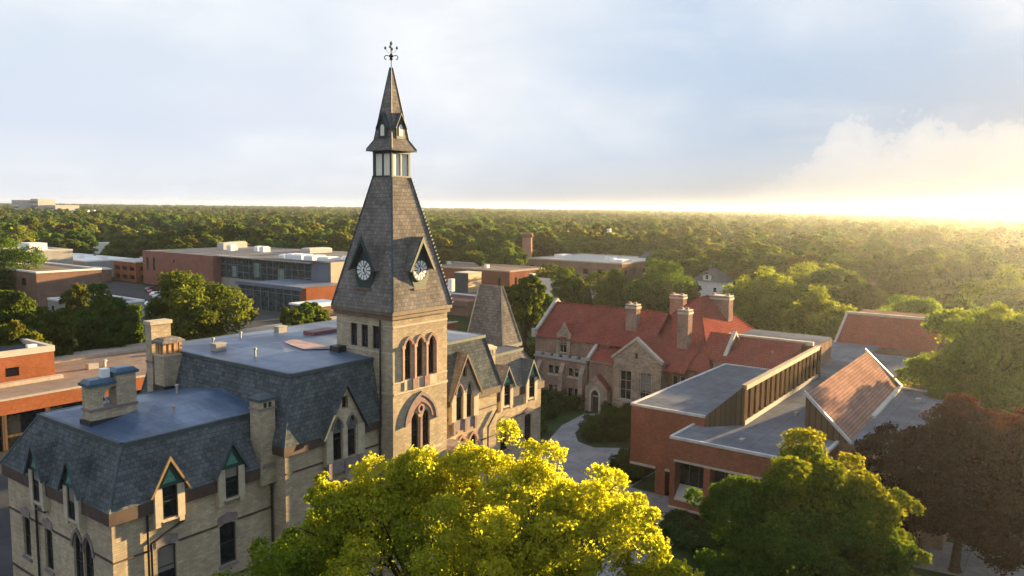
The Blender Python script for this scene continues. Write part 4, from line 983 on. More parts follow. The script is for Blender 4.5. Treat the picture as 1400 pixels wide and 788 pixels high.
m = MB(); m.hexa([(64, -29.0, 7.98), (81.3, -28.6, 7.98), (81.3, -28.15, 7.98), (64, -28.55, 7.98), (64, -29.0, 8.28), (81.3, -28.6, 8.28), (81.3, -28.15, 8.3), (64, -28.55, 8.3)]); m.build('gutter', MT['paleconc'], SL)
# red-tiled slopes at the back
m = MB(); m.poly([(77.3, -6.3, 9.0), (77.3, -14.6, 9.0), (84.6, -16.2, 11.6), (84.6, -5.3, 11.6)]); TS = m.build('tiled_slope', MT['redtile'], MH, recalc=False)
m = MB(); m.box(84.6, 85.2, -17, -5.3, 11.0, 11.85); m.build('parapet', MT['limestone'], TS)
m = MB(); m.poly([(85.2, -17, 11.2), (95, -17, 11.2), (95, -5.3, 11.2), (85.2, -5.3, 11.2)]); m.build('flat_roof', MT['greyroof'], TS, recalc=False)
m = MB(); m.box(84.3, 95, -16.9, -5.4, 0, 11.0); m.box(77.3, 84.29, -16.0, -6.2, 0, 8.95); m.build('wall', MT['tudorbrick'], MH)
m = MB(); m.poly([(111, -13.7, 8.0), (111, -28.0, 8.0), (118, -29.0, 11.9), (118, -13.7, 11.9)]); TS = m.build('tiled_slope', MT['redtile'], MH, recalc=False)
m = MB(); m.box(118, 118.6, -29, -13.5, 11.6, 12.3); m.build('parapet', MT['limestone'], TS)
m = MB(); m.hexa([(110.8, -13.7, 7.9), (111.2, -13.7, 7.9), (111.2, -13.3, 7.9), (110.8, -13.3, 7.9), (118, -13.7, 12.0), (118.4, -13.7, 12.0), (118.4, -13.3, 12.0), (118, -13.3, 12.0)]); m.build('rake_trim', MT['limestone'], TS)
m = MB(); m.box(111.05, 130, -28.5, -13.8, 0, 7.95); m.box(118.02, 130, -28.5, -13.8, 7.96, 11.5); m.build('wall', MT['brownbrick'], MH)
roofslab('flat_roof', [(104, -28.4), (104, -20.52), (110.9, -20.52), (110.9, -28.4)], 4.6, MT['greyroof'], MH)
for (x, y, s) in ((58, -11.5, .35), (66, -13.6, .3), (71, -10.2, .5), (47.2, -21.0, .3), (64.5, -22.5, .25), (57.6, -33.0, .6), (68, -34.2, .8), (74.5, -31.5, .4), (88, -17.0, .5), (60, -22.2, .3), (96, -16.5, .4), (86, -21.8, .7)):
    m = MB(); m.box(x, x + s * 2, y, y + s, 8.0, 8.0 + s * .8); m.box(x - .05, x + s * 2 + .05, y - .05, y + s + .05, 8.0 + s * .8, 8.06 + s * .8); m.build('roof_vent', MT['concrete'], MH)
roofslab('flat_roof', [(95.1, -17), (95.1, -5), (118, -5), (118, -13.3), (104, -13.3)], 7.2, MT['greyroof'], MH)
m = MB(); m.box(95.2, 117.9, -13.2, -5.1, 0, 7.15); m.build('wall', MT['brownbrick'], MH)

# ----------------------------------------------------------------- the red-roofed Tudor hall
TH = thing('tudor_hall', 'rambling Tudor style hall of brown stone with steep red tiled roofs and tall chimneys', 'college building', (84.0, 6.0, 0.0))
def gableroof_x(m, x0, x1, y0, y1, ze, zr, xr=None):     # ridge along y
    xr = xr if xr is not None else (x0 + x1) / 2
    m.poly([(x0, y0, ze), (xr, y0, zr), (xr, y1, zr), (x0, y1, ze)]); m.poly([(x1, y0, ze), (x1, y1, ze), (xr, y1, zr), (xr, y0, zr)])
# long wing
F1 = Fx(78.0)
ww = rect(17.3, 18.7, 7.2, 9.75)
m = MB(); m.wall(F1, [(10, 0), (23.2, 0), (23.2, 9.5), (10, 9.5)], [rect(17.3, 18.7, 7.2, 9.49)]); m.wall(Fx(90, 1), [(8, 0), (23.2, 0), (23.2, 9.5), (8, 9.5)])
m.wall(Fy(23.2, 1), [(78, 0), (90, 0), (90, 9.5), (84, 14.2), (78, 9.5)]); m.build('wall', MT['tudorbrick'], TH)
m = MB(); gableroof_x(m, 77.6, 90.4, 3.5, 23.1, 9.35, 14.0, 84); m.build('roof', MT['redtile'], TH, recalc=False)
m = MB()
for s in (-1, 1): m.hexa([(84 + s * 6.6, 23.0, 9.3), (84 + s * 6.6, 23.5, 9.3), (84, 23.5, 14.35), (84, 23.0, 14.35), (84 + s * 6.6, 23.0, 9.75), (84 + s * 6.6, 23.5, 9.75), (84, 23.5, 14.8), (84, 23.0, 14.8)])
m.build('coping', MT['limestone'], TH)
for k in (-1, 1):
    m = MB(); m.box(84 + k * 6.2 - .35, 84 + k * 6.2 + .35, 22.9, 23.6, 9.2, 10.5); m.build('kneeler', MT['limestone'], TH)
m = MB(); m.box(83.9, 84.1, 4.5, 23, 13.98, 14.15); m.build('ridge_tile', MT['redtile'], TH)
m = MB(); m.fbox(F1, 12.2, 16.6, 9.3, 9.48, .01, .2); m.fbox(F1, 19.3, 23.2, 9.3, 9.48, .01, .2); each(m, 'gutter', MT['limestone'], TH)
# stone dormer
m = MB(); ol = [(16.7, 7.0), (19.2, 7.0), (19.2, 10.1), (18.5, 10.9), (17.95, 12.0), (17.4, 10.9), (16.7, 10.1)]
FD = Fx(77.8); m.wall(FD, ol, [rect(17.3, 18.65, 7.25, 9.8)], depth=.3)
for a, b in zip(ol, ol[1:] + ol[:1]): m.poly([FD(*a, 0), FD(*b, 0), FD(*b, -.45), FD(*a, -.45)])
m.poly([FD(16.72, 7, 0), FD(16.72, 10.0, 0), FD(16.72, 10.0, -2.5), FD(16.72, 7, -2.5)]); m.poly([FD(19.18, 7, 0), FD(19.18, 10.0, 0), FD(19.18, 10.0, -2.5), FD(19.18, 7, -2.5)])
dm = m.build('dormer', MT['tudorstone'], TH, recalc=False)
_r = MB(); _r.poly([FD(16.5, 9.9, -.4), FD(17.95, 11.6, -.4), FD(17.95, 11.6, -3.6), FD(16.5, 9.9, -3.6)]); _r.poly([FD(19.4, 9.9, -.4), FD(17.95, 11.6, -.4), FD(17.95, 11.6, -3.6), FD(19.4, 9.9, -3.6)]); _r.build('dormer_roof', MT['redtile'], dm, recalc=False)
window(FD, rect(17.3, 18.65, 7.25, 9.8), dm, nv=1, nh=1, fmat=MT['limestone'], fw=.1)
# crenellated front range
F2 = Fx(75.5)
wl = [rect(u, u + 0.95, 4.3, 5.7) for u in (17.1, 18.2, 13.6, 14.7)] + [rect(u, u + 0.95, 1.1, 2.7) for u in (17.1, 18.2, 13.6, 14.7)]
m = MB(); m.wall(F2, [(12.2, 0), (21.4, 0), (21.4, 6.7), (12.2, 6.7)], wl); m.wall(Fy(21.4, 1), [(75.5, 0), (78, 0), (78, 6.7), (75.5, 6.7)]); m.build('wall', MT['tudorbrick'], TH)
for p in wl: window(F2, p, TH, nv=0, nh=0, fmat=MT['limestone'], fw=.1, sill=MT['limestone'])
m = MB(); m.box(75.3, 75.75, 12.2, 21.6, 6.7, 7.0)
for k in range(6): m.box(75.3, 75.75, 12.4 + k * 1.6, 13.3 + k * 1.6, 7.0, 7.4)
m.build('parapet', MT['greywall'], TH)
m = MB(); m.poly([(75.7, 12.2, 6.75), (75.7, 21.4, 6.75), (78, 21.4, 6.75), (78, 12.2, 6.75)]); m.build('flat_roof', MT['asphalt'], TH, recalc=False)
for u in (16.4, 12.9, 20.6):
    m = MB(); m.hexa([F2(u - .35, 0, 1.1), F2(u + .35, 0, 1.1), F2(u + .35, 0, 0.003), F2(u - .35, 0, 0.003), F2(u - .35, 5.0, .8), F2(u + .35, 5.0, .8), F2(u + .35, 6.2, 0.003), F2(u - .35, 6.2, 0.003)]); m.build('buttress', MT['tudorstone'], TH)
# middle range with the entrance
F3 = Fx(75.6)
m = MB(); m.wall(F3, [(7.2, 0), (12.0, 0), (12.0, 7.4), (7.2, 7.4)]); m.wall(Fy(12.0, 1), [(75.6, 0), (88, 0), (88, 7.4), (82, 11.3), (75.6, 7.4)]); m.build('wall', MT['tudorbrick'], TH)
m = MB(); gableroof_x(m, 75.2, 88.5, -3, 11.9, 7.25, 11.4, 82); m.build('roof', MT['redtile'], TH, recalc=False)
m = MB()
for s, e in ((-1, 6.9), (1, 6.9)): m.hexa([(82 + s * e, 11.8, 7.2), (82 + s * e, 12.3, 7.2), (82, 12.3, 11.6), (82, 11.8, 11.6), (82 + s * e, 11.8, 7.6), (82 + s * e, 12.3, 7.6), (82, 12.3, 12.05), (82, 11.8, 12.05)])
m.build('coping', MT['limestone'], TH)
m = MB(); m.fbox(F3, 7.6, 11.9, 7.1, 7.3, .01, .3); each(m, 'gutter', MT['limestone'], TH)
F4 = Fx(74.3)
ol = [(8.2, 0), (11.8, 0), (11.8, 3.6), (10.9, 4.5), (10.05, 5.4), (9.2, 4.5), (8.2, 3.6)]
dr_ = lancet(9.5, 10.75, 0.0, 2.5, 3.3, 5)
m = MB(); m.wall(F4, ol, [dr_[0:1] + dr_[1:]], depth=.5)
for a, b in zip(ol, ol[1:] + ol[:1]): m.poly([F4(*a, 0), F4(*b, 0), F4(*b, -1.28), F4(*a, -1.28)])
pr_ = m.build('porch', MT['tudorstone'], TH, recalc=False)
m = MB(); m.poly([F4(u, v, -.45) for u, v in dr_]); dd = m.build('door', MT['frame'], pr_)
m = MB(); ring(m, F4, dr_[2:], lancet(9.2, 11.05, 0, 2.5, 3.75, 5)[2:], 0.0, .14, closed=False); m.fbox(F4, 9.2, 9.49, 0, 2.5, .003, .14); m.fbox(F4, 10.76, 11.05, 0, 2.5, .003, .14); m.build('door_surround', MT['limestone'], pr_)
m = MB(); m.fbox(F4, 9.5, 10.75, 2.2, 2.35, -.44, -.3); m.build('transom', MT['limestone'], dd)
m = MB(); m.poly([(74.2, 8.1, 3.5), (74.2, 10.05, 5.5), (77.5, 10.05, 5.5), (77.5, 8.1, 3.5)]); m.build('porch_roof', MT['redtile'], pr_, recalc=False)
# big front gable
F5 = Fx(74.7); ol = [(0.15, 0), (7.5, 0), (7.5, 8.4), (3.96, 11.2), (0.15, 8.4)]
gw = [rect(4.6, 6.45, 2.5, 6.7), rect(1.5, 3.35, 2.5, 6.7)]
m = MB(); m.wall(F5, ol, gw + [rect(3.75, 4.1, 8.5, 9.3)])
for a, b in (((0.15, 0), (0.15, 8.3)), ((7.5, 0), (7.5, 8.3))): m.poly([F5(*a, 0), F5(*b, 0), F5(*b, -7), F5(*a, -7)])
gb_ = m.build('gable', MT['tudorstone'], TH, recalc=False)
for p in gw: window(F5, p, gb_, nv=1, nh=2, fmat=MT['limestone'], fw=.12, sill=MT['limestone'])
window(F5, rect(3.75, 4.1, 8.5, 9.3), gb_, nv=0, nh=0, fw=.03)
m = MB(); m.poly([(75.1, 3.9, 11.15), (75.1, -0.3, 8.1), (83, -0.3, 8.1), (83, 3.9, 11.15)]); m.poly([(75.1, 3.9, 11.15), (75.1, 7.9, 8.1), (83, 7.9, 8.1), (83, 3.9, 11.15)]); m.build('roof', MT['redtile'], TH, recalc=False)
m = MB()
for s, e in ((-1, -.05), (1, 7.75)): m.hexa([(74.5, e, 8.15), (75.15, e, 8.15), (75.15, 3.94, 11.15), (74.5, 3.94, 11.15), (74.5, e, 8.55), (75.15, e, 8.55), (75.15, 3.94, 11.6), (74.5, 3.94, 11.6)])
m.build('coping', MT['limestone'], gb_)
# great hipped roof
m = MB(); e = [(76.3, -6.2, 7.6), (104, -6.2, 7.6), (104, 9.5, 7.6), (76.3, 9.5, 7.6)]; a, b = (90, 1.4, 16.1), (93, 1.4, 16.1)
m.poly([e[3], e[0], a]); m.poly([e[0], e[1], b, a]); m.poly([e[1], e[2], b]); m.poly([e[2], e[3], a, b]); m.build('roof', MT['redtile'], TH, recalc=False)
m = MB(); m.tube(e[0], a, .13, .13, 6); m.tube(e[1], b, .13, .13, 6); m.tube((84.5, 5, 12.6), a, .13, .13, 6); m.build('ridge_tile', MT['redtile'], TH)
F6 = Fx(76.8); wl = [rect(u, u + .85, 4.6, 6.5) for u in (-1.4, -2.5, -4.2, -5.3)]
m = MB(); m.wall(F6, [(-5.9, 0), (.2, 0), (.2, 7.7), (-5.9, 7.7)], wl); m.wall(Fy(-5.9), [(76.8, 0), (103.6, 0), (103.6, 7.7), (76.8, 7.7)]); m.build('wall', MT['tudorbrick'], TH)
for p in wl: window(F6, p, TH, nv=0, nh=0, fmat=MT['limestone'], fw=.1, sill=MT['limestone'])
m = MB(); F7 = Fy(-7.0); ol = [(79, 0), (86, 0), (86, 9.2), (82.5, 12.2), (79, 9.2)]; m.wall(F7, ol)
m.wall(Fx(79), [(-7, 0), (-4, 0), (-4, 9.2), (-7, 9.2)]); m.build('gable', MT['tudorstone'], TH, recalc=False)
m = MB(); m.poly([(78.7, -6.9, 9.0), (82.5, -6.9, 12.2), (82.5, -3.6, 12.2), (78.7, -3.6, 9.0)]); m.poly([(86.3, -6.9, 9.0), (82.5, -6.9, 12.2), (82.5, -3.6, 12.2), (86.3, -3.6, 9.0)]); m.build('roof', MT['redtile'], TH, recalc=False)
m = MB()
for s in (-1, 1): m.hexa([(82.5 + s * 3.8, -7.3, 8.9), (82.5 + s * 3.8, -6.8, 8.9), (82.5, -6.8, 12.2), (82.5, -7.3, 12.2), (82.5 + s * 3.8, -7.3, 9.3), (82.5 + s * 3.8, -6.8, 9.3), (82.5, -6.8, 12.65), (82.5, -7.3, 12.65)])
m.build('coping', MT['limestone'], TH)
for (x0, x1, y0, y1, z0, z1) in ((80.4, 81.8, 7.05, 8.75, 8, 15.15), (79.4, 80.9, -1.5, 0.05, 9, 15.2), (95.5, 97, 6.4, 8.7, 8, 15.3), (93.2, 95, -2.1, 0.95, 8, 16.0)):
    m = MB(); m.box(x0, x1, y0, y1, z0, z1); o = m.build('chimney', MT['tudorbrick'], TH)
    m = MB(); m.box(x0 - .1, x1 + .1, y0 - .1, y1 + .1, z1 - .5, z1 - .2); m.box(x0 - .06, x1 + .06, y0 - .06, y1 + .06, z1 + .001, z1 + .14); m.build('chimney_cap', MT['limestone'], o)
    m = MB()
    for k in range(2): yy = y0 + .3 + k * (y1 - y0 - .75); m.box((x0 + x1) / 2 - .2, (x0 + x1) / 2 + .2, yy, yy + .42, z1 + .141, z1 + .42)
    m.build('chimney_pot', MT['sand'], o)

# ----------------------------------------------------------------- orange brick block behind the hall
OB = thing('brick_annex', 'long low orange brick building with tan roof and a boxy penthouse behind the old hall', 'building', (40.0, 66.0, 0.0))
m = MB(); m.box(-30, 98, 56, 78.4, 4.3, 6.0); m.build('wall', MT['orange'], OB)
m = MB(); m.box(-30, 97.8, 56.5, 78.2, 0, 4.29); w = m.build('window', MT['glass'], OB)
for k in range(26):
    m = MB(); x = -28 + k * 4.8; m.box(x, x + .5, 56.05, 56.48, 0, 4.29); m.build('column', MT['bronze'], w)
m = MB(); m.fbox(Fy(56.5), -30, 97, 1.4, 1.7, .02, .12); m.build('transom', MT['bronze'], w)
m = MB(); m.poly([(-30, 56, 6.02), (98, 56, 6.02), (98, 78.4, 6.02), (-30, 78.4, 6.02)]); m.build('flat_roof', MT['tanroof'], OB, recalc=False)
m = MB(); m.box(-30, 98.1, 74.2, 78.5, 6.03, 6.5); m.build('raised_coping', MT['tanstrip'], OB)
m = MB(); m.box(-30, 98.1, 55.9, 56.5, 6.0, 6.16); m.build('roof_edge', MT['tanstrip'], OB)
FO = Fy(64.2); op = rect(18.9, 20.5, 7.1, 8.25)
m = MB(); m.wall(FO, [(4, 6), (24.8, 6), (24.8, 10.3), (4, 10.3)], [op], depth=.5); m.wall(Fx(24.8, 1), [(64.2, 6), (77, 6), (77, 10.3), (64.2, 10.3)]); m.wall(Fy(77, 1), [(4, 6), (24.8, 6), (24.8, 10.3), (4, 10.3)]); m.build('penthouse', MT['orange'], OB)
m = MB(); m.poly([FO(u, v, -.48) for u, v in op]); m.build('louvre', MT['frame'], OB)
roofslab('flat_roof', [(4, 64.2), (24.8, 64.2), (24.8, 77), (4, 77)], 9.8, MT['asphalt'], OB, MT['paleconc'], eh=.62, ew=.5)
m = MB(); m.box(4, 25.4, 63.2, 64.18, 6.03, 6.5); m.build('ledge', MT['tanstrip'], OB)
m = MB(); m.box(21.8, 22.9, 64.5, 65.2, 10.45, 10.8); m.build('roof_vent', MT['white'], OB)
for (x, y) in ((30, 66), (46, 68.5), (60, 64)):
    m = MB(); m.box(x, x + 1.4, y, y + 1.0, 6.03, 6.8); m.lathe((x + 2.4, y + .5, 6.03), [(.25, 0), (.25, .7), (.4, .75), (.4, .95), (.05, 1.05)], 10); m.build('roof_vent', MT['concrete'], OB)

# ----------------------------------------------------------------- student centre: brick and glass
SC = thing('student_centre', 'glass fronted building with red brick end wall and white rooftop equipment', 'building', (140.0, 175.0, 0.0))
F = Fx(128.0)
m = MB(); hb_ = [rect(227, 228.6, 5.2, 9.7), rect(222.6, 224.2, 5.2, 9.7), rect(210, 211, 8.5, 9.6)]
m.wall(F, [(187, 0), (231, 0), (231, 12), (187, 12)], hb_); m.wall(Fy(187), [(128, 0), (131, 0), (131, 12), (128, 12)]); m.wall(Fy(231, 1), [(128, 0), (172, 0), (172, 12), (128, 12)])
m.build('wall', coursed('rose_brick', (0.30, 0.135, 0.105), (0.24, 0.105, 0.08), (0.2, 0.13, 0.1), 0.3, 0.12, var=0.15, bump=0.1), SC)
for p in hb_: window(F, p, SC, nv=0, nh=2)
F = Fx(131.0)
m = MB(); m.poly([F(140.8, 5, 0), F(187, 5, 0), F(187, 11.8, 0), F(140.8, 11.8, 0)]); cw = m.build('curtain_wall', MT['glass_teal'], SC, recalc=False)
for k in range(16):
    u = 140.8 + k * 3.08; m = MB(); m.fbox(F, u - .09, u + .09, 5, 11.8, .003, .12); m.build('mullion', MT['bluepanel'], cw)
m = MB()
for v in (7.2, 9.4): m.fbox(F, 140.8, 187, v - .07, v + .07, .004, .1)
m.build('transom', MT['bluepanel'], cw)
for (u0, u1, v0, v1) in ((153.9, 156.9, 5.2, 9.2), (166.3, 169.2, 6, 10.5), (178.5, 181, 5.4, 9)):
    m = MB(); m.poly([F(u0, v0, .006), F(u1, v0, .006), F(u1, v1, .006), F(u0, v1, .006)]); m.build('blind', plain('pale_blind', (.16, .24, .22), .5, .2, .3), cw, recalc=False)
m = MB(); m.box(130.9, 150, 132.4, 140.8, 5.8, 12.4); m.build('end_panel', MT['bluepanel'], SC)
m = MB(); m.fbox(Fy(132.4), 131, 152, 5.9, 12.5, .01, .1); m.build('sunlit_end_wall', MT['beige'], SC)  # beige is the sunlit side of the end panel, put into the colour
m = MB(); m.box(131.1, 172, 140.9, 230.9, 0, 11.7); m.build('wall', MT['greywall'], SC)
m = MB(); m.poly([(127.9, 187, 12.05), (127.9, 231, 12.05), (173, 231, 12.05), (173, 132.3, 12.55), (130, 132.3, 12.55), (130, 187, 12.05)]); m.build('flat_roof', membrane('student_centre_roofing', (.17, .165, .16), (.25, .24, .23), .1), SC, recalc=False)
m = MB(); m.box(129.6, 131, 140, 188, 11.8, 12.2); m.build('fascia', MT['concrete'], SC)
for i, (x, y, sx, sy, h) in enumerate(((133, 143, 6, 4, 1.4), (133, 148, 5, 4.5, 1.5), (134, 153.5, 5, 4, 1.4), (134, 137, 5, 5, 1.2), (140, 134, 4, 4, 1.3), (135, 159, 4, 3, 1.0), (150, 190, 3, 2.4, 1.8), (152, 196, 3, 2.4, 1.6), (147, 205, 3, 2.6, 1.9), (150, 214, 6, 4, 2.2), (158, 222, 8, 3, 2.0), (156, 172, 10, 5, 1.6))):
    m = MB(); m.box(x, x + sx, y, y + sy, 12.1, 12.1 + h); m.taper(x, x + sx, y, y + sy, 12.101 + h, x + .5, x + sx - .5, y + .5, y + sy - .5, 12.5 + h); m.build('rooftop_unit', MT['white'] if i < 9 else MT['paleconc'], SC)
# lower terrace block
F = Fx(112.0); m = MB(); m.poly([F(122.5, 0, 0), F(150, 0, 0), F(150, 6.6, 0), F(122.5, 6.6, 0)]); cw = m.build('curtain_wall', MT['glass_teal'], SC, recalc=False)
for k in range(9):
    u = 122.5 + k * 3.4; m = MB(); m.fbox(F, u - .12, u + .12, 0, 6.6, .003, .15); m.build('mullion', MT['bluepanel'], cw)
m = MB(); m.fbox(F, 122.5, 150, 5.0, 5.2, .004, .12); m.build('transom', MT['bluepanel'], cw)
m = MB(); m.box(111.6, 118, 119.6, 122.4, 0, 7.2); m.box(118.01, 133, 119.6, 121, 0, 7.2); m.build('wall', MT['orange'], SC)
m = MB(); m.poly([(111.5, 121, 6.65), (131, 121, 6.65), (131, 150.5, 6.65), (111.5, 150.5, 6.65)]); m.build('terrace', MT['bluepanel'], SC, recalc=False)
m = MB(); m.box(111.4, 111.9, 121, 150.6, 6.4, 7.4); m.build('terrace_parapet', MT['bluepanel'], SC)
SCb = thing('brick_shed', 'small red brick outbuilding with a pale flat roof beside the glass building', 'shed', (104, 108, 0))
m = MB(); m.box(98, 108, 100, 109, 0, 5.2); m.build('wall', MT['brownbrick'], SCb); m = MB(); m.box(97.8, 108.2, 99.8, 109.2, 5.2, 5.6); m.build('flat_roof', MT['white'], SCb)
m = MB(); m.fbox(Fx(98), 102.5, 104, 0, 2.3, .002, .06); m.build('door', MT['frame'], SCb)

# ----------------------------------------------------------------- generic flat blocks further off
def block(name, label, x0, x1, y0, y1, h, wall, roof, edge=None, rows=0, cols=0, cat='building', units=(), faces='x', win=(1.6, 1.3), gm=None, z0w=1.2):
    t = thing(name, label, cat, ((x0 + x1) / 2, (y0 + y1) / 2, 0))
    m = MB(); Fm = Fx(x0); Fn = Fy(y0); hx = []; hy = []
    nx = max(1, int((y1 - y0) / 6)) if cols == 0 else cols
    for r in range(rows):
        v = z0w + r * (h - .8) / max(1, rows)
        if 'x' in faces:
            for k in range(nx):
                u = y0 + (k + .5) * (y1 - y0) / nx; hx.append(rect(u - win[0] / 2, u + win[0] / 2, v, v + win[1]))
        if 'y' in faces:
            ny = max(1, int((x1 - x0) / 7))
            for k in range(ny):
                u = x0 + (k + .5) * (x1 - x0) / ny; hy.append(rect(u - win[0] / 2, u + win[0] / 2, v, v + win[1]))
    m.wall(Fm, [(y0, 0), (y1, 0), (y1, h), (y0, h)], hx); m.wall(Fn, [(x0, 0), (x1, 0), (x1, h), (x0, h)], hy)
    m.wall(Fx(x1, 1), [(y0, 0), (y1, 0), (y1, h), (y0, h)]); m.wall(Fy(y1, 1), [(x0, 0), (x1, 0), (x1, h), (x0, h)]); m.build('wall', wall, t)
    for p in hx:
        g = MB(); g.poly([Fm(u, v, -.25) for u, v in p]); g.build('window', gm or MT['glass'], t, recalc=False)
    for p in hy:
        g = MB(); g.poly([Fn(u, v, -.25) for u, v in p]); g.build('window', gm or MT['glass'], t, recalc=False)
    roofslab('flat_roof', [(x0, y0), (x1, y0), (x1, y1), (x0, y1)], h + .01, roof, t, edge or MT['paleconc'], eh=.35, ew=.5)
    for (x, y, sx, sy, hh) in units:
        m = MB(); m.box(x, x + sx, y, y + sy, h, h + hh); m.box(x - .08, x + sx + .08, y - .08, y + sy + .08, h + hh, h + hh + .12); m.build('rooftop_unit', MT['white'], t)
    return t
block('brick_building', 'plain brown brick building with one dark window at the left edge of the photo', 75, 93, 190, 240, 9.5, MT['brownbrick'], MT['tanroof'], MT['white'], 1, 3, units=((82, 225, 4, 6, 2.0),), win=(3, 2.2), z0w=5.4)
block('tan_building', 'pale tan building rising in steps behind the plain brown brick one', 100, 116, 258, 285, 11.5, MT['greywall'], MT['paleconc'], None, 1, 3, units=((103, 262, 6, 9, 2.6),), win=(1.4, 3), z0w=6)
block('warehouse', 'long low warehouse with white roof and grey walls on the left', 122, 142, 262, 312, 6.6, MT['greywall'], MT['white'], MT['white'], 1, 6, units=((128, 300, 3, 3, 1.4), (130, 283, 2, 2, 1.2), (131, 268, 3, 2, 1.2)), win=(1.4, 1.8), z0w=3)
block('warehouse', 'white warehouse with a small red box beside it near the brick end wall', 186, 206, 345, 388, 7.2, MT['white'], MT['paleconc'], MT['white'], 1, 5, units=((190, 350, 5, 4, 1.6),), win=(2, 1.4), z0w=3)
block('shop_building', 'small red shop block with white roof between warehouse and brick end wall', 168, 176, 322, 336, 7.4, plain('red_panel', (.34, .05, .06), .6, .1, 1), MT['white'], MT['white'], 1, 2)
block('shop_building', 'two storey brick shop block with pale bands and a glass ground floor', 128, 142, 236, 252, 7.4, MT['orange'], MT['paleconc'], MT['white'], 2, 3, faces='xy', win=(3.4, 1.5), z0w=.9)
block('shop_building', 'low brown shop with dark flat roof behind the left parking lot', 108, 124, 246, 257, 4.6, MT['brownbrick'], MT['tanroof'], MT['white'], 1, 3, units=((112, 249, 1.4, 1.4, 1.0), (117, 252, 2, 2, .8)))
block('low_shop', 'low grey shop row with white roof edges left of the parking lot', 70, 84, 150, 172, 4.0, MT['greywall'], MT['greyroof'], MT['white'], 1, 4)
block('warehouse', 'very long grey warehouse with pale roof at the wood edge left of the spire', 282, 300, 303, 352, 7.0, MT['greywall'], MT['paleconc'], MT['white'], 1, 12, units=((288, 320, 3, 3, 1.5),), win=(1.6, 1.8), z0w=3)
block('warehouse', 'pale blue low warehouse roof in front of the woods above the brick end wall', 236, 256, 318, 372, 6.0, MT['bluepanel'], MT['paleconc'], MT['white'], 1, 6, win=(1.6, 1.2), z0w=3)
block('shed', 'small shed with a yellow green side wall below the woods', 259, 266, 383, 398, 6.5, plain('lime_panel', (.40, .42, .12), .6, .1, 1), MT['white'], MT['white'], 0)
block('school_building', 'red brick school block with tan flat roof right of the clock tower', 192, 214, 112, 165, 7.2, MT['redbrick'], MT['tanroof'], MT['tanstrip'], 1, 6, faces='xy', units=((200, 128, 1.4, 1.4, 1.0), (204, 150, 2, 2, 1.0)), win=(1.3, 3.6), z0w=1.4)
block('school_building', 'long brown brick block with pale roof standing behind the smokestack', 250, 296, 100, 146, 7.4, MT['brownbrick'], MT['paleconc'], MT['tanstrip'], 1, 7, faces='xy', units=((262, 110, 2, 2, 1.2), (268, 116, 2, 2, 1.4), (266, 138, 8, 4, 1.2), (258, 104, 8, 5, .9)), win=(2.4, 2.2), z0w=2.6)
# plant room with a vent box, and a maroon roof, seen between tower and turret
PR = thing('plant_room', 'low building with maroon roof carrying a tall dark vent box with one sunlit side', 'building', (147, 97, 0))
m = MB(); m.box(138, 160, 86, 112, 0, 4.0); m.build('wall', MT['brownbrick'], PR)
m = MB(); m.poly([(137.6, 86, 2.6), (137.6, 112, 2.6), (146, 112, 4.6), (146, 86, 4.6)]); m.build('sloping_roof', MT['maroon'], PR, recalc=False)
m = MB(); m.poly([(146, 86, 4.62), (146, 112, 4.62), (160, 112, 4.62), (160, 86, 4.62)]); m.build('flat_roof', MT['greyroof'], PR, recalc=False)
m = MB(); m.box(145.8, 146.2, 86, 112, 4.5, 4.9); m.build('roof_edge', MT['white'], PR)
m = MB(); m.box(150, 156, 95.9, 100.8, 4.62, 10.2); vb = m.build('vent_box', MT['darkvent'], PR)
m = MB(); m.fbox(Fy(95.9), 150, 156, 4.7, 10.1, .01, .12); m.build('side_panel', MT['ochre'], vb)  # ochre puts the sunlight on this side into the colour
m = MB(); m.box(149.9, 156.1, 95.7, 100.9, 10.2, 10.4); m.build('vent_cap', MT['paleconc'], vb)
m = MB(); m.box(150, 152, 102, 103.5, 4.63, 8.2); m.build('duct', MT['white'], PR)
TR2 = thing('tan_roofed_house', 'small building with tan roof and bright white gutter beside the dark tree', 'building', (158, 72, 0))
m = MB(); m.box(153, 165, 67, 84, 0, 5.6); m.build('wall', MT['brownbrick'], TR2)
m = MB(); m.poly([(152.5, 66.8, 5.7), (152.5, 84.2, 5.7), (165, 84.2, 9.0), (165, 75.5, 9.0), (158, 66.8, 5.9)]); m.build('roof', MT['tanstrip'], TR2, recalc=False)
m = MB(); m.hexa([(164.7, 75.2, 8.8), (165.3, 75.2, 8.8), (158.3, 66.4, 5.7), (157.7, 66.4, 5.7), (164.7, 75.2, 9.4), (165.3, 75.2, 9.4), (158.3, 66.4, 6.3), (157.7, 66.4, 6.3)]); m.box(152.2, 158.2, 66.2, 67.0, 5.5, 6.1); m.build('gutter', MT['white'], TR2)
m = MB(); m.box(163, 164.6, 82.5, 84, 8.5, 10.2); m.build('chimney', MT['paleconc'], TR2)
# brick smokestack
SK = thing('smokestack', 'tall round brick smokestack rising from the edge of the woods', 'chimney', (255.0, 149.0, 0))
m = MB(); m.lathe((255, 149, 0), [(2.5, 0), (2.1, 16.2)], 20); m.build('shaft', coursed('stack_brick', (.40, .20, .13), (.33, .165, .11), (.3, .2, .15), .3, .12, var=.15, bump=.1), SK)
m = MB(); m.lathe((255, 149, 16.2), [(2.1, 0), (2.6, .5), (2.6, 1.6), (2.2, 2.0)], 20); m.build('crown_ring', MT['brownbrick'], SK)
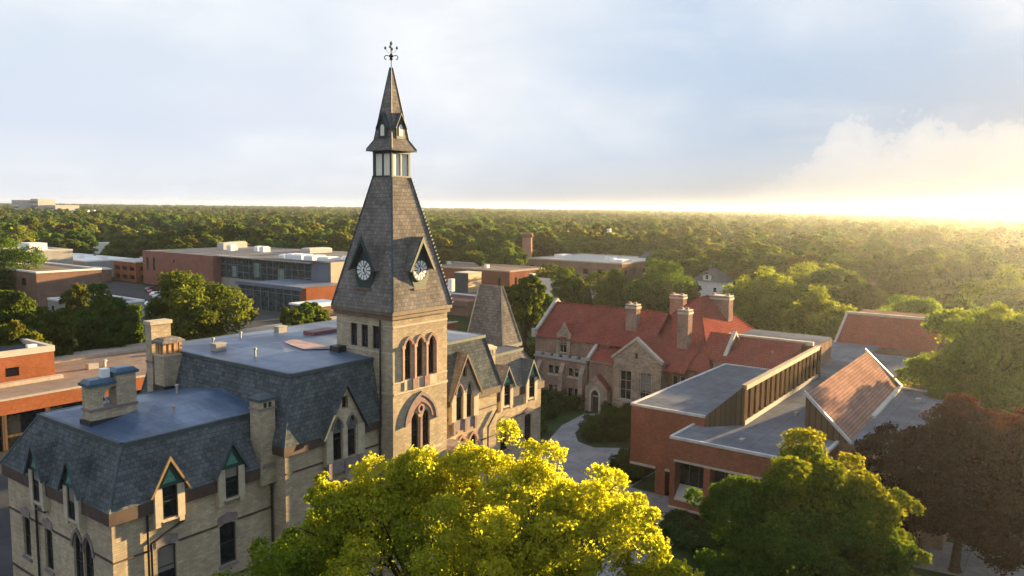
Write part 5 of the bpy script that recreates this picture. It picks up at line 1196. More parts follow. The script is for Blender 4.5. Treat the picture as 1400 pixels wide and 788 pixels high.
# floodlight mast
FM = thing('floodlight_mast', 'tall grey mast carrying two tiers of floodlights in front of the woods', 'floodlight', (349, 161, 0))
m = MB(); m.tube((349, 161, 0), (349, 161, 17.5), .28, .16, 8); m.build('pole', MT['concrete'], FM)
for z in (14.2, 16.2):
    m = MB(); a = Vector((349, 161, z)) - RT * 3; b = Vector((349, 161, z)) + RT * 3; m.tube(a, b, .12, .12, 6); m.build('crossarm', MT['concrete'], FM)
for (dx, z) in ((0, 17.6), (0, 16.4)):
    m = MB(); p = Vector((349, 161, z)) + RT * dx; m.box(p.x - .9, p.x + .5, p.y - .9, p.y + .9, z - .4, z + .5); m.build('lamp_head', MT['white'], FM)

# houses among the trees
def house(label, x, y, rz, w, l, h, rh, wall, roof, hip=False, dorm=False, name='house', chim=True):
    t = thing(name, label, 'house', (x, y, 0)); t.rotation_euler[2] = rz
    def part(mb, nm, mt, par=t):
        WP[par.name] = Vector((0, 0, 0)) if par is t else WP[par.name]
        return mb.build(nm, mt, par, recalc=False)
    m = MB(); g = [(-l / 2, 0), (l / 2, 0), (l / 2, h), (0, h if hip else h + rh), (-l / 2, h)]
    m.wall(Fx(-w / 2), g); m.wall(Fx(w / 2, 1), g); m.wall(Fy(-l / 2), [(-w / 2, 0), (w / 2, 0), (w / 2, h), (-w / 2, h)]); m.wall(Fy(l / 2, 1), [(-w / 2, 0), (w / 2, 0), (w / 2, h), (-w / 2, h)])
    wo_ = part(m, 'wall', wall)
    r = MB(); o = .45; A = [(-w / 2 - o, -l / 2 - o, h - .15), (w / 2 + o, -l / 2 - o, h - .15), (w / 2 + o, l / 2 + o, h - .15), (-w / 2 - o, l / 2 + o, h - .15)]
    k = w * .32 if hip else -o
    a, b = (-w / 2 + k, 0, h + rh), (w / 2 - k, 0, h + rh)
    r.poly([A[0], A[1], b, a]); r.poly([A[2], A[3], a, b])
    if hip: r.poly([A[3], A[0], a]); r.poly([A[1], A[2], b])
    ro = part(r, 'roof', roof)
    for F, n in ((Fx(-w / 2), l), (Fy(-l / 2), w)):
        for v in ([.9, 3.8] if h > 4.5 else [.9]):
            for uu in (-n * .26, n * .26):
                window_flat(F, uu, v, t)
    if chim:
        c = MB(); c.box(-.4, .4, .5, 1.2, h + rh * .4, h + rh + 1.0); part(c, 'chimney', MT['brownbrick'], t)
    if dorm:
        d = MB(); d.box(-w / 2 - .2, -w / 2 + 2.5, -1.2, 1.2, h + .1, h + 1.7); dd_ = part(d, 'dormer', wall, t)
        d = MB(); d.poly([(-w / 2 - .5, -1.5, h + 1.6), (-w / 2 - .5, 0, h + 2.7), (0, 0, h + 2.7), (0, -1.5, h + 1.6)]); d.poly([(-w / 2 - .5, 1.5, h + 1.6), (-w / 2 - .5, 0, h + 2.7), (0, 0, h + 2.7), (0, 1.5, h + 1.6)]); part(d, 'dormer_roof', roof, t)
        window_flat(Fx(-w / 2 - .2), 0, h + .4, t)
    WP[t.name] = Vector((x, y, 0))
    return t
def window_flat(F, u, v, t):
    m = MB(); m.fbox(F, u - .5, u + .5, v, v + 1.4, .01, .05); g = m.build('window', MT['glass'], t)
    f = MB(); ring(f, F, rect(u - .5, u + .5, v, v + 1.4), rect(u - .62, u + .62, v - .12, v + 1.52), 0.012, .08); f.build('frame', MT['white'], g)
house('white two storey house with grey hipped roof half hidden behind the red roofs', 214, 48.5, R_(4), 11, 10, 7.2, 3.6, MT['siding'], MT['shingle'], hip=True, dorm=True)
house('house with brown hipped roof peeping between round trees at the right', 240, 7, R_(10), 9, 9, 4.6, 3.2, MT['siding'], MT['brownshingle'], hip=True)
house('small grey house hidden under the trees behind the red tiled wing', 181, 70.5, R_(-8), 9, 8, 4.0, 2.6, MT['siding'], MT['shingle'])
HP = [(930, 318, 480, 'grey gabled cottage on the wood edge right of the floodlight mast', 'siding', 'shingle'), (888, 342, 350, 'pale blue gabled house between the brick block and the woods', 'bluepanel', 'shingle'), (945, 336, 330, 'low blue roofed house among trees right of the brown brick block', 'bluepanel', 'bluepanel'),
      (985, 320, 470, 'tan roofed house deep in the woods above the white house', 'beige', 'tanroof'), (80, 334, 520, 'blue sided house under the woods at the far left', 'bluepanel', 'shingle'), (52, 333, 500, 'blue house nearest the left edge under the woods', 'bluepanel', 'shingle'), (38, 322, 620, 'tiny brown house above the far left tree', 'beige', 'brownshingle'), (280, 330, 560, 'pale gabled house left of the yellow green shed', 'siding', 'shingle'), (392, 312, 680, 'pale house showing its gable deep in the woods left of the spire', 'siding', 'shingle'), (1262, 420, 175, 'low red roofed house behind the trees at the right', 'siding', 'brownshingle')]
HOUSES = [(214, 47), (240, 7), (181, 70)]
def pxpos(px, depth):
    return CAMP.x + FW.x * depth + RT.x * (px - 700) / 1066 * depth, CAMP.y + FW.y * depth + RT.y * (px - 700) / 1066 * depth
def zpx(px, py, depth): return 29.4 - (py - (282.7 + (px - 700) * 0.01125)) / 1066 * depth
for px, py, dp, lb, wm_, rm_ in HP:
    x, y = pxpos(px, dp); HOUSES.append((x, y))
    house(lb, x, y, R_(random.uniform(-15, 15)), 11, 9, 6.5, 3.5, MT[wm_], MT[rm_], chim=False)

# far landmarks
FB_ = thing('white_apartment_block', 'pale multi storey block on the horizon at the far left', 'building', (515, 1270, 0))
for (x0, x1, y0, y1, h) in ((500, 525, 1265, 1292, 31), (515, 540, 1238, 1264, 33), (525, 560, 1205, 1237, 24)):
    m = MB(); m.box(x0, x1, y0, y1, 0, h); w = m.build('wall', MT['paleconc'], FB_)
    for k in range(3):
        g = MB(); g.fbox(Fx(x0), y0 + 2, y1 - 2, h - 6 - k * 6, h - 4 - k * 6, .01, .1); g.build('window', MT['glass_teal'], w)
def block_far(name, label, px, py, wpx, depth, hm, mat):
    x, y = pxpos(px, depth); w = wpx / 1066 * depth
    t = thing(name, label, 'building', (x, y, 0)); a = Vector((x, y, 0)) - RT * w / 2; b = Vector((x, y, 0)) + RT * w / 2; d = FW * 20
    zt = zpx(px, py, depth)
    m = MB(); q = [a, b, b + d, a + d]; m.hexa([(p.x, p.y, 0) for p in q] + [(p.x, p.y, zt) for p in q]); m.build('wall', mat, t)
    q = [a - RT * .6 - FW * .6, b + RT * .6 - FW * .6, b + d + RT * .6 + FW * .6, a + d - RT * .6 + FW * .6]
    m = MB(); m.hexa([(p.x, p.y, zt) for p in q] + [(p.x, p.y, zt + .7) for p in q]); m.build('flat_roof', MT['white'], t)
block_far('flat_roofed_block', 'long white flat roofed block among far trees, right of the apartment block', 110, 288, 22, 1100, 18, MT['white'])
block_far('flat_roofed_block', 'small pale block among far trees at the upper left', 92, 284, 10, 1250, 18, MT['paleconc'])
block_far('distant_hall', 'wide white hall glinting on the right horizon', 1035, 287.0, 26, 2300, 20, MT['white'])
block_far('distant_hall', 'smaller white hall glinting left of the mast on the horizon', 1062, 286.5, 14, 2400, 20, MT['white'])
block_far('distant_hall', 'bright little hall on the horizon right of the water tower', 1272, 289.5, 8, 2100, 20, MT['white'])
def water_tower(label, px, py, depth, r):
    x, y = pxpos(px, depth); z = zpx(px, py, depth)
    t = thing('water_tower', label, 'water tower', (x, y, 0))
    m = MB(); m.lathe((x, y, z - 1.4 * r), [(.3 * r, 0), (.85 * r, .35 * r), (r, .8 * r), (.8 * r, 1.25 * r), (.1 * r, 1.5 * r)], 14); m.build('tank', MT['concrete'], t, smooth=True)
    m = MB(); m.tube((x, y, 0), (x, y, z - 1.3 * r), .28 * r, .22 * r, 10); m.build('stem', MT['concrete'], t)
    for k in range(4):
        a = k * math.pi / 2 + .5; m = MB(); m.tube((x + r * .95 * math.cos(a), y + r * .95 * math.sin(a), 0), (x + r * .75 * math.cos(a), y + r * .75 * math.sin(a), z - 1.0 * r), .07 * r, .07 * r, 6); m.build('leg', MT['concrete'], t)
water_tower('small water tower on the horizon left of the mast', 927, 282, 2600, 5.5)
water_tower('round water tower on the right horizon', 1238, 282, 2600, 8.5)
x, y = pxpos(1074, 2600); t = thing('radio_mast', 'thin radio mast standing on the horizon', 'mast', (x, y, 0))
m = MB(); m.tube((x, y, 0), (x, y, 52), 1.2, .5, 6); m.build('mast', MT['concrete'], t)
m = MB(); m.tube((x - 2.5, y, 22), (x + 2.5, y, 22), .5, .5, 6); m.build('platform', MT['concrete'], t)

# cars
def car(label, x, y, rz, col, group):
    t = thing('parked_car', label, 'car', (x, y, 0), group); t.rotation_euler[2] = rz; WP[t.name] = Vector((0, 0, 0))
    prof = [(-2.2, .35), (2.2, .35), (2.25, .75), (1.35, .95), (.7, 1.45), (-1.2, 1.48), (-1.95, 1.0), (-2.25, .9)]
    F = lambda u, v, d=0.0: (u, -d, v)
    m = MB(); m.prism(F, prof, -.86, .86); b = m.build('body', col, t)
    for s in (-1, 1):
        m = MB(); m.prism(lambda u, v, d=0.0: (u, s * .862 - s * (-d), v), [(-1.6, 1.0), (1.1, 1.0), (.62, 1.38), (-1.15, 1.4)], 0.0, .02); m.build('side_window', MT['glass'], t)
    m = MB(); m.poly([(1.33, -.75, .99), (1.33, .75, .99), (.74, .7, 1.43), (.74, -.7, 1.43)]); m.build('windscreen', MT['glass'], t, recalc=False)
    for sx in (-1.4, 1.4):
        for sy in (-.78, .78):
            m = MB(); m.tube((sx, sy - .12, .33), (sx, sy + .12, .33), .33, .33, 12); m.build('wheel', MT['tyre'], t)
    WP[t.name] = Vector((x, y, 0)); return t
cw_ = plain('white_car_paint', (.75, .75, .76), .25, .03, 1, 0, .5); cs_ = plain('silver_car_paint', (.42, .43, .45), .3, .03, 1, .3, .5); cd_ = plain('dark_car_paint', (.04, .045, .055), .25, .03, 1, 0, .5); cr_ = plain('red_car_paint', (.30, .03, .03), .25, .03, 1, 0, .5)
car('white car parked on the street behind the red roofed hall', 183, 53, R_(20), cw_, 'cars on the street behind the red roofs')
car('dark car parked on the street behind the red roofed hall', 186, 58.5, R_(20), cd_, 'cars on the street behind the red roofs')
lc = [('silver car in the nearest row of the left parking lot', 93, 160, cs_), ('dark car in the nearest row of the left parking lot', 90, 152, cd_), ('white car in the nearest row of the left parking lot', 96, 168, cw_), ('white car in the far row of the left parking lot', 110, 190, cw_), ('red car in the far row of the left parking lot', 113, 197, cr_), ('silver car in the far row of the left parking lot', 107, 183, cs_), ('dark car at the end of the far row, left parking lot', 116, 204, cd_)]
for lb, x, y, c in lc: car(lb, x, y, R_(5), c, 'cars in the left parking lot')

# ----------------------------------------------------------------- trees
def leaf_mesh(name, blobs, nleaf, leaf, seed, turn=None, flat=0.0, asp=1.5, shell=(0.55, 1.06)):
    """thousands of separate leaf-sized faces spread over the blobs (x, y, z, r, rz)"""
    rg = np.random.default_rng(seed)
    B = np.array(blobs, float)
    w = B[:, 3] ** 2; w = w / w.sum()
    k = rg.choice(len(B), nleaf, p=w)
    d = rg.normal(size=(nleaf, 3)); d /= np.linalg.norm(d, axis=1)[:, None]
    cen = B[:, :3].mean(0)
    outw = B[k, :3] - cen; outw /= (np.linalg.norm(outw, axis=1)[:, None] + 1e-6)
    d = d + 0.45 * outw + np.array([0, 0, 0.18]); d /= np.linalg.norm(d, axis=1)[:, None]
    rr = rg.uniform(shell[0], shell[1], nleaf) ** 0.7
    lump = 1 + 0.16 * np.sin(d[:, 0] * 7 + B[k, 0] * 3) * np.sin(d[:, 1] * 6 + B[k, 1] * 2) + 0.12 * np.sin(d[:, 2] * 9 + B[k, 2])
    P = B[k, :3] + d * (rr * lump)[:, None] * np.stack([B[k, 3], B[k, 3], B[k, 4]], 1)
    n = d * 0.7 + rg.normal(size=(nleaf, 3)) * 0.55; n /= np.linalg.norm(n, axis=1)[:, None]
    t = np.cross(n, rg.normal(size=(nleaf, 3))); t /= (np.linalg.norm(t, axis=1)[:, None] + 1e-9)
    s = np.cross(n, t)
    L = leaf * rg.uniform(0.6, 1.35, nleaf)[:, None]; Wd = L / asp
    V = np.stack([P - t * L * .5, P + s * Wd * .5 + n * Wd * .12, P + t * L * .5, P - s * Wd * .5 + n * Wd * .12], 1).reshape(-1, 3)
    me = bpy.data.meshes.new(name)
    me.vertices.add(nleaf * 4); me.vertices.foreach_set('co', V.astype(np.float32).ravel())
    me.loops.add(nleaf * 4); me.loops.foreach_set('vertex_index', np.arange(nleaf * 4, dtype=np.int32))
    me.polygons.add(nleaf); me.polygons.foreach_set('loop_start', np.arange(0, nleaf * 4, 4, dtype=np.int32))
    me.polygons.foreach_set('loop_total', np.full(nleaf, 4, dtype=np.int32))
    me.update(calc_edges=True)
    bt = rg.uniform(0, 1, len(B))
    tint = np.clip(0.5 * bt[k] + 0.5 * rg.uniform(0, 1, nleaf), 0, 1)
    a = me.attributes.new('tint', 'FLOAT', 'POINT'); a.data.foreach_set('value', np.repeat(tint, 4).astype(np.float32))
    if turn is None: tv = np.clip((rg.uniform(0, 1, len(B))[k] - 0.75) * 2, 0, 0.6) * rg.uniform(0, 1, nleaf)
    else: tv = np.clip(turn(P, rg) + rg.normal(size=nleaf) * 0.14 + (bt[k] - 0.5) * 0.35, 0, 1)
    a = me.attributes.new('turn', 'FLOAT', 'POINT'); a.data.foreach_set('value', np.repeat(tv, 4).astype(np.float32))
    return me
def blobs_in(lobes, per, seed, rb=(0.26, 0.42), qm=0.92):
    rg = np.random.default_rng(seed); out = []
    for (x, y, z, r, rz) in lobes:
        for i in range(per):
            d = rg.normal(size=3); d /= np.linalg.norm(d)
            if d[2] < -0.6: d[2] *= -0.5
            q = rg.uniform(0.45, qm); b = r * rg.uniform(*rb)
            out.append((x + d[0] * r * q, y + d[1] * r * q, z + d[2] * rz * q, b, b * rg.uniform(.65, .95)))
        out.append((x, y, z, r * .55, rz * .55))
    return out
def trunk_mesh(name, h, r, limbs, seed, mat=MT['bark']):
    rg = random.Random(seed); m = MB()
    zs = [0, .06, .35, .7, 1.0]; rs = [1.7, 1.1, .85, .6, .35]; p = [Vector((rg.uniform(-.15, .15) * i * .4, rg.uniform(-.15, .15) * i * .4, h * z)) for i, z in enumerate(zs)]; p[0] = Vector((0, 0, -.1))
    for i in range(4): m.tube(p[i], p[i + 1], r * rs[i], r * rs[i + 1], 9)
    for (x, y, z) in limbs:
        k = rg.uniform(.45, .95); a = p[2].lerp(p[4], k); e = Vector((x, y, z)); mid = a.lerp(e, .5) + Vector((0, 0, .08 * (e - a).length))
        m.tube(a, mid, r * .42, r * .26, 6); m.tube(mid, e, r * .26, r * .08, 6)
        for q in range(2):
            e2 = mid.lerp(e, .5) + Vector((rg.uniform(-1, 1), rg.uniform(-1, 1), rg.uniform(.2, 1))) * (e - a).length * .3; m.tube(mid.lerp(e, .2), e2, r * .16, r * .05, 5)
    o = m.build(name, mat, None, recalc=False); me = o.data
    off = o.location.copy(); bpy.data.objects.remove(o)
    me.transform(Matrix.Translation(off)); return me
def tree(name, label, x, y, lobes, nleaf, leaf, mat, seed, per=14, turn=None, tr=.35, th=None, group=None, cat='tree', rb=(0.26, 0.42)):
    t = thing(name, label, cat, (x, y, 0), group)
    bl = blobs_in(lobes, per, seed, rb, 0.95 if per > 20 else 0.92)
    me = leaf_mesh('crown', bl, nleaf, leaf, seed, turn); me.materials.append(mat)
    c = bpy.data.objects.new('crown', me); COL.objects.link(c); c.parent = t
    zc = sum(l[2] for l in lobes) / len(lobes)
    lim = [(l[0] * .8, l[1] * .8, l[2]) for l in lobes] + [b[:3] for b in bl[::max(1, len(bl) // 10)]]
    tm = trunk_mesh('trunk', th or zc * .8, tr, lim, seed)
    o = bpy.data.objects.new('trunk', tm); COL.objects.link(o); o.parent = t
    return t
# lobes given across the view (r), along it (f) and up (z)
def lob(L): return [(RT.x * r + FW.x * f, RT.y * r + FW.y * f, z, q, qz) for r, f, z, q, qz in L]
x, y = pxpos(625, 32)
tree('maple_tree', 'large maple turning bright yellow in front of the clock tower', x, y,
     lob([(-3.2, 0.5, 15.6, 3.9, 3.9), (-.6, 1.5, 15.4, 3.6, 3.6), (3.1, 1.5, 16.4, 3.1, 3.7), (1.9, -1.5, 14.6, 3.6, 3.4), (6.4, .5, 15.4, 3.0, 3.1), (8.6, -.3, 13.2, 2.3, 2.6), (-6.0, .6, 13.8, 3.0, 3.0), (-8.2, 0, 12.2, 2.7, 2.8), (-5.9, 1.4, 16.6, 1.1, 1.1), (0, -2, 11.5, 5.0, 3.6), (4.5, -1.5, 12.0, 4.0, 3.4), (-4.5, -1.5, 11.5, 4.2, 3.4)]),
     225000, .155, MT['lfyellow'], 11, per=26, tr=.42, th=11, turn=lambda P, rg: (P[:, 2] - 10.9) * .115 + .04 * (P[:, 0] * RT.x + P[:, 1] * RT.y) + .25 * np.sin(P[:, 0] * .9) * np.sin(P[:, 1] * .8 + 1), rb=(.15, .27))
x, y = pxpos(1120, 42)
tree('maple_tree', 'full green maple with a yellow tinged top in front of the modern brick hall', x, y,
     lob([(0.0, 0, 13.2, 4.5, 3.7), (-3.3, .5, 12.0, 3.2, 3.4), (3.2, 0, 12.3, 3.2, 3.4), (-1.0, -1.5, 11.2, 3.6, 3.4), (-3.4, -1, 8.6, 3.2, 3.2), (3.0, -1, 8.8, 3.6, 3.4), (0, -2, 7.6, 4.4, 3.4), (5.6, -.5, 5.6, 2.8, 2.6), (-4.9, 0, 6.0, 2.4, 2.6), (4.2, 0, 9.8, 2.6, 2.6)]),
     170000, .195, MT['lfgreen'], 23, per=22, tr=.38, th=9, turn=lambda P, rg: (P[:, 2] - 12.6) * .10 + .05 * (P[:, 0] * RT.x + P[:, 1] * RT.y), rb=(.15, .29))  # yellow on top and right puts sunlight into the leaf colour
tree('copper_tree', 'dark copper red tree standing right of the green maple', 49.3, -38.4,
     lob([(0, 0, 10.6, 4.6, 4.1), (-3.6, .5, 9.0, 3.7, 3.4), (3.2, 0, 9.8, 3.9, 3.6), (-2.4, -2, 6.2, 4.4, 3.4), (2.5, -1.5, 6.2, 4.4, 3.4), (-4.6, 0, 5.0, 3.0, 2.8), (0, -2, 4.6, 4.2, 2.6), (4.5, 0, 5.2, 3, 2.8)]),
     120000, .25, MT['lfred'], 31, per=13, tr=.36, th=7, turn=lambda P, rg: (P[:, 2] - 12) * .1 + .06 * (P[:, 0] * RT.x + P[:, 1] * RT.y) - .1)
tree('copper_tree', 'dark copper red tree at the right edge of the photo', 54.5, -42.6,
     lob([(0, 0, 9.8, 4.0, 3.6), (-2.5, 0, 8.0, 3.2, 3.0), (3, 0, 8.5, 3.6, 3.2), (0, -1.5, 6.2, 4.2, 2.8)]), 50000, .3, MT['lfred'], 37, per=13, tr=.3, th=6, turn=lambda P, rg: (P[:, 2] - 10) * .12)
x, y = pxpos(1360, 92)
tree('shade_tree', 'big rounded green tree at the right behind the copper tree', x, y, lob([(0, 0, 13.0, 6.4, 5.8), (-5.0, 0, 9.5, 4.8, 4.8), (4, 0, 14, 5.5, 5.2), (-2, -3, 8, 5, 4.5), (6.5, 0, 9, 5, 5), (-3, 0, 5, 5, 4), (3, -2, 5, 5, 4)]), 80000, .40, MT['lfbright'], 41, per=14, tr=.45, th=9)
def mid(label, px, top, wpx, depth, mat='lfmid', seed=0, n=26000, name='shade_tree', leaf=.55):
    x, y = pxpos(px, depth); r = wpx / 1066 * depth / 2; zt = zpx(px, top, depth)
    rz = min(r * .95, zt * .42); zc = zt - rz
    L = [(0, 0, zc, r * .8, rz), (-.5 * r, .1 * r, zc - .25 * rz, r * .55, rz * .75), (.5 * r, 0, zc - .2 * rz, r * .55, rz * .75), (0, -.5 * r, zc - .3 * rz, r * .55, rz * .7), (.1 * r, .5 * r, zc - .2 * rz, r * .5, rz * .7)]
    if zc - rz > 1.5: L += [(0, 0, zc - rz * .75, r * .75, rz * .6), (-.45 * r, -.2 * r, max(2.2, zc - rz * 1.1), r * .5, rz * .45), (.45 * r, -.2 * r, max(2.2, zc - rz * 1.1), r * .5, rz * .45), (0, -.5 * r, max(2.5, zc - rz), r * .5, rz * .5), (0, 0, 3.2, r * .7, 3.0), (.45 * r, .3 * r, 4.0, r * .45, 2.6), (-.45 * r, -.3 * r, 4.0, r * .45, 2.6)]
    TREES.append((x, y, r)); return tree(name, label, x, y, lob(L), n, leaf, MT[mat], seed, per=10, tr=.3)
TREES = []
mid('large rounded tree standing in front of the glass building', 268, 354, 160, 135, seed=51, n=42000)
mid('rounded tree with orange tinged side left of the large one', 132, 390, 100, 124, seed=52, n=30000)
mid('green tree at the left edge above the orange penthouse', 8, 392, 92, 130, seed=53, n=28000)
mid('dark green tree filling the gap left of the orange tinged one', 58, 414, 74, 116, seed=83, n=22000)
mid('dark green tree low at the left edge just beyond the orange block', 12, 432, 80, 108, seed=84, n=22000)
mid('small dark tree between the plain brown building and the shop rows', 100, 386, 40, 172, seed=85, n=12000)
mid('round green tree right of the orange tinged one by the parking lot', 172, 410, 40, 150, seed=86, n=12000)
mid('slender green tree beside the glass terrace', 412, 412, 30, 146, seed=87, n=9000)
mid('tall green tree at the far left edge before the woods', 4, 309, 112, 230, seed=54)
mid('narrow dark green tree at the end of the red tiled wing', 719, 373, 60, 130, seed=55, n=24000)
mid('second dark green tree just beyond the red tiled wing', 746, 402, 46, 138, seed=56, n=16000)
mid('small dark tree beside the brick shed', 428, 410, 44, 150, seed=57, n=14000)
mid('small tree at the foot of the glass front', 395, 420, 34, 140, seed=58, n=12000)
mid('green tree right of the smokestack base', 748, 362, 58, 245, seed=59, n=14000)
mid('round tree left of the pair above the red ridge', 777, 362, 52, 200, seed=60, n=15000)
mid('broad tree above the middle of the red ridge', 830, 366, 80, 195, seed=61, n=20000)
mid('tall broad tree left of the white house', 903, 350, 98, 205, seed=62, n=22000)
mid('dense tree just left of the white house', 938, 374, 44, 225, seed=63, n=14000)
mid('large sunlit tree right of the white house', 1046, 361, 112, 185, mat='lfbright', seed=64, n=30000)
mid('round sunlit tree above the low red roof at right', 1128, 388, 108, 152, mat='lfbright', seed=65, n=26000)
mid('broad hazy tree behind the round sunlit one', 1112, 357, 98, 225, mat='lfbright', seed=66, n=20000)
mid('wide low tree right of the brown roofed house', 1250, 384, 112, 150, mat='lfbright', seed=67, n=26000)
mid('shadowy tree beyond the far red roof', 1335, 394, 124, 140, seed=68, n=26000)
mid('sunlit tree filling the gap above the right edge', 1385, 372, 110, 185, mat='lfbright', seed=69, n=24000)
mid('small yellow green tree right of the tower roof', 606, 346, 24, 300, seed=70, n=6000)
mid('slim yellow tree before the woods near the smokestack', 656, 346, 14, 290, seed=71, n=4000)
def conifer(label, px, top, wpx, depth, seed):
    x, y = pxpos(px, depth); r = wpx / 1066 * depth / 2; zt = zpx(px, top, depth); TREES.append((x, y, r))
    t = thing('conifer_tree', label, 'tree', (x, y, 0)); rg = random.Random(seed); bl = []
    for i in range(60):
        k = i / 60; z = zt * (.12 + .88 * k); rr = r * (1 - k) + .15; a = rg.uniform(0, 6.3); bl.append((rr * .6 * math.cos(a), rr * .6 * math.sin(a), z, max(.3, rr * .55), max(.4, rr * .4)))
    me = leaf_mesh('crown', bl, 9000, .4, seed, lambda P, g: P[:, 2] * 0); me.materials.append(MT['lfconifer'])
    c = bpy.data.objects.new('crown', me); COL.objects.link(c); c.parent = t
    o = bpy.data.objects.new('trunk', trunk_mesh('trunk', zt * .8, .18, [], seed)); COL.objects.link(o); o.parent = t
conifer('dark conifer standing behind the middle of the red ridge', 862, 396, 38, 175, 81)
conifer('pale conifer behind the left of the red ridge', 806, 396, 26, 185, 82)

# shrubs and hedges
def shrub(label, x, y, r, h, seed, group, flatk=.6):
    o_ = []; rg = random.Random(seed)
    for i in range(12):
        a = rg.uniform(0, 6.3); q = rg.uniform(0, .75) * r; o_.append((math.cos(a) * q, math.sin(a) * q, h * rg.uniform(.35, .7), r * .38, h * .36))
    me = leaf_mesh('shrub', o_, int(1500 + 900 * r), .2, seed); me.materials.append(MT['lfshrub'])
    o = bpy.data.objects.new('shrub', me); COL.objects.link(o); o.location = (x, y, 0); tag(o, label, 'shrub', group)
SB = [('low shrub in the kidney shaped bed between path and Tudor gable', 'shrubs in the bed before the Tudor gable', [(62.2, 3.6, 1.6, 1.3), (64.4, 1.6, 2.0, 1.6), (65.3, 5.6, 1.9, 1.5), (67.5, 3.2, 2.2, 1.9), (68.8, 6.8, 1.7, 1.5), (70.6, 4.6, 2.2, 2.1), (71.6, 1.8, 2.0, 2.0), (72.6, 6.6, 1.5, 2.2), (66.5, .4, 1.7, 1.6), (72.8, 3.8, 1.3, 2.6)]),
      ('dark shrub crowding the front of the crenellated brick range', 'shrubs before the crenellated range', [(73.6, 13.2, 1.7, 2.2), (73.2, 15.8, 2.0, 2.6), (72.9, 18.6, 2.1, 2.5), (71.0, 20.6, 2.3, 2.2), (70.5, 14.6, 1.9, 1.8), (69.2, 17.2, 2.3, 2.0), (67.2, 14.0, 1.9, 1.6), (66.0, 17.4, 2.2, 1.9), (62.6, 13.0, 2.0, 1.5), (60.0, 11.4, 2.0, 1.5), (63.4, 16.4, 2.2, 1.8)]),
      ('low shrub in the narrow bed beside the brick pier', 'shrubs in the bed by the brick piers', [(53.6, -5.2, 1.5, 1.2), (55.6, -4.6, 1.6, 1.4), (57.8, -4.4, 1.7, 1.5), (55.8, -7.0, 1.4, 1.4), (58.6, -6.8, 1.5, 1.5), (53.0, -7.2, 1.2, 1.1)]),
      ('dark shrub under the windows of the lower brick wing', 'shrubs under the lower brick wing', [(43.2, -16.4, 1.5, 1.5), (42.6, -18.8, 1.8, 1.8), (42.6, -21.6, 1.8, 1.7), (40.4, -17.2, 1.7, 1.5), (39.6, -20.0, 2.0, 1.8), (42.2, -24.2, 1.8, 1.7), (38.0, -22.4, 2.0, 1.6)])]
sd = 900
for lb, gp, pl in SB:
    for x, y, r, h in pl:
        shrub(lb, x, y, r, h, sd, gp); sd += 1

# the wooded neighbourhood --------------------------------------------------
rg = np.random.default_rng(5)
EXC = [(116, 176, 16, 47), (-80, 120, -70, 56), (-40, 102, 50, 84), (64, 128, 84, 258), (100, 180, 112, 236), (134, 218, 60, 168), (244, 302, 94, 152), (98, 145, 250, 320), (160, 212, 318, 394), (230, 304, 300, 404), (172, 196, 42, 68)]
def ok(x, y, rr=5):
    for x0, x1, y0, y1 in EXC:
        if x0 - 3 < x < x1 + 3 and y0 - 3 < y < y1 + 3: return False
    for hx_, hy_ in HOUSES:
        dx, dy = x - hx_, y - hy_
        f = dx * FW.x + dy * FW.y; r_ = dx * RT.x + dy * RT.y
        if -26 < f < 9 and abs(r_) < 8.5: return False
    for tx, ty, tr_ in TREES:
        if (x - tx) ** 2 + (y - ty) ** 2 < (tr_ + rr * .55) ** 2: return False
    return True
VIS = [(985, 1345, 118, 176), (704, 737, 150, 262), (598, 707, 125, 262), (737, 872, 222, 330), (822, 842, 330, 345), (1180, 1196, 205, 236), (958, 1006, 120, 246), (0, 205, 130, 330)]
def open_view(x, y):
    d = (x - CAMP.x) * FW.x + (y - CAMP.y) * FW.y; l = (x - CAMP.x) * RT.x + (y - CAMP.y) * RT.y
    p = 700 + 1066 * l / d
    for a, b, d0, d1 in VIS:
        m = 8.0 / d * 1066
        if a - m < p < b + m and d0 < d < d1: return False
    return True
def sector(d0, d1, sp):
    pts = []
    n = int((d1 - d0) / sp) + 1
    for i in range(n):
        d = d0 + i * sp; hw = d * 0.72 + 25
        k = int(2 * hw / sp)
        for j in range(k):
            dd = d + rg.uniform(-.42, .42) * sp; l = -hw + (j + .5) * 2 * hw / k + rg.uniform(-.42, .42) * sp
            pts.append((dd, CAMP.x + FW.x * dd + RT.x * l, CAMP.y + FW.y * dd + RT.y * l))
    return pts
cand = [p for p in sector(118, 660, 12.6) if ok(p[1], p[2]) and open_view(p[1], p[2])]
cand.sort()
NI = 270
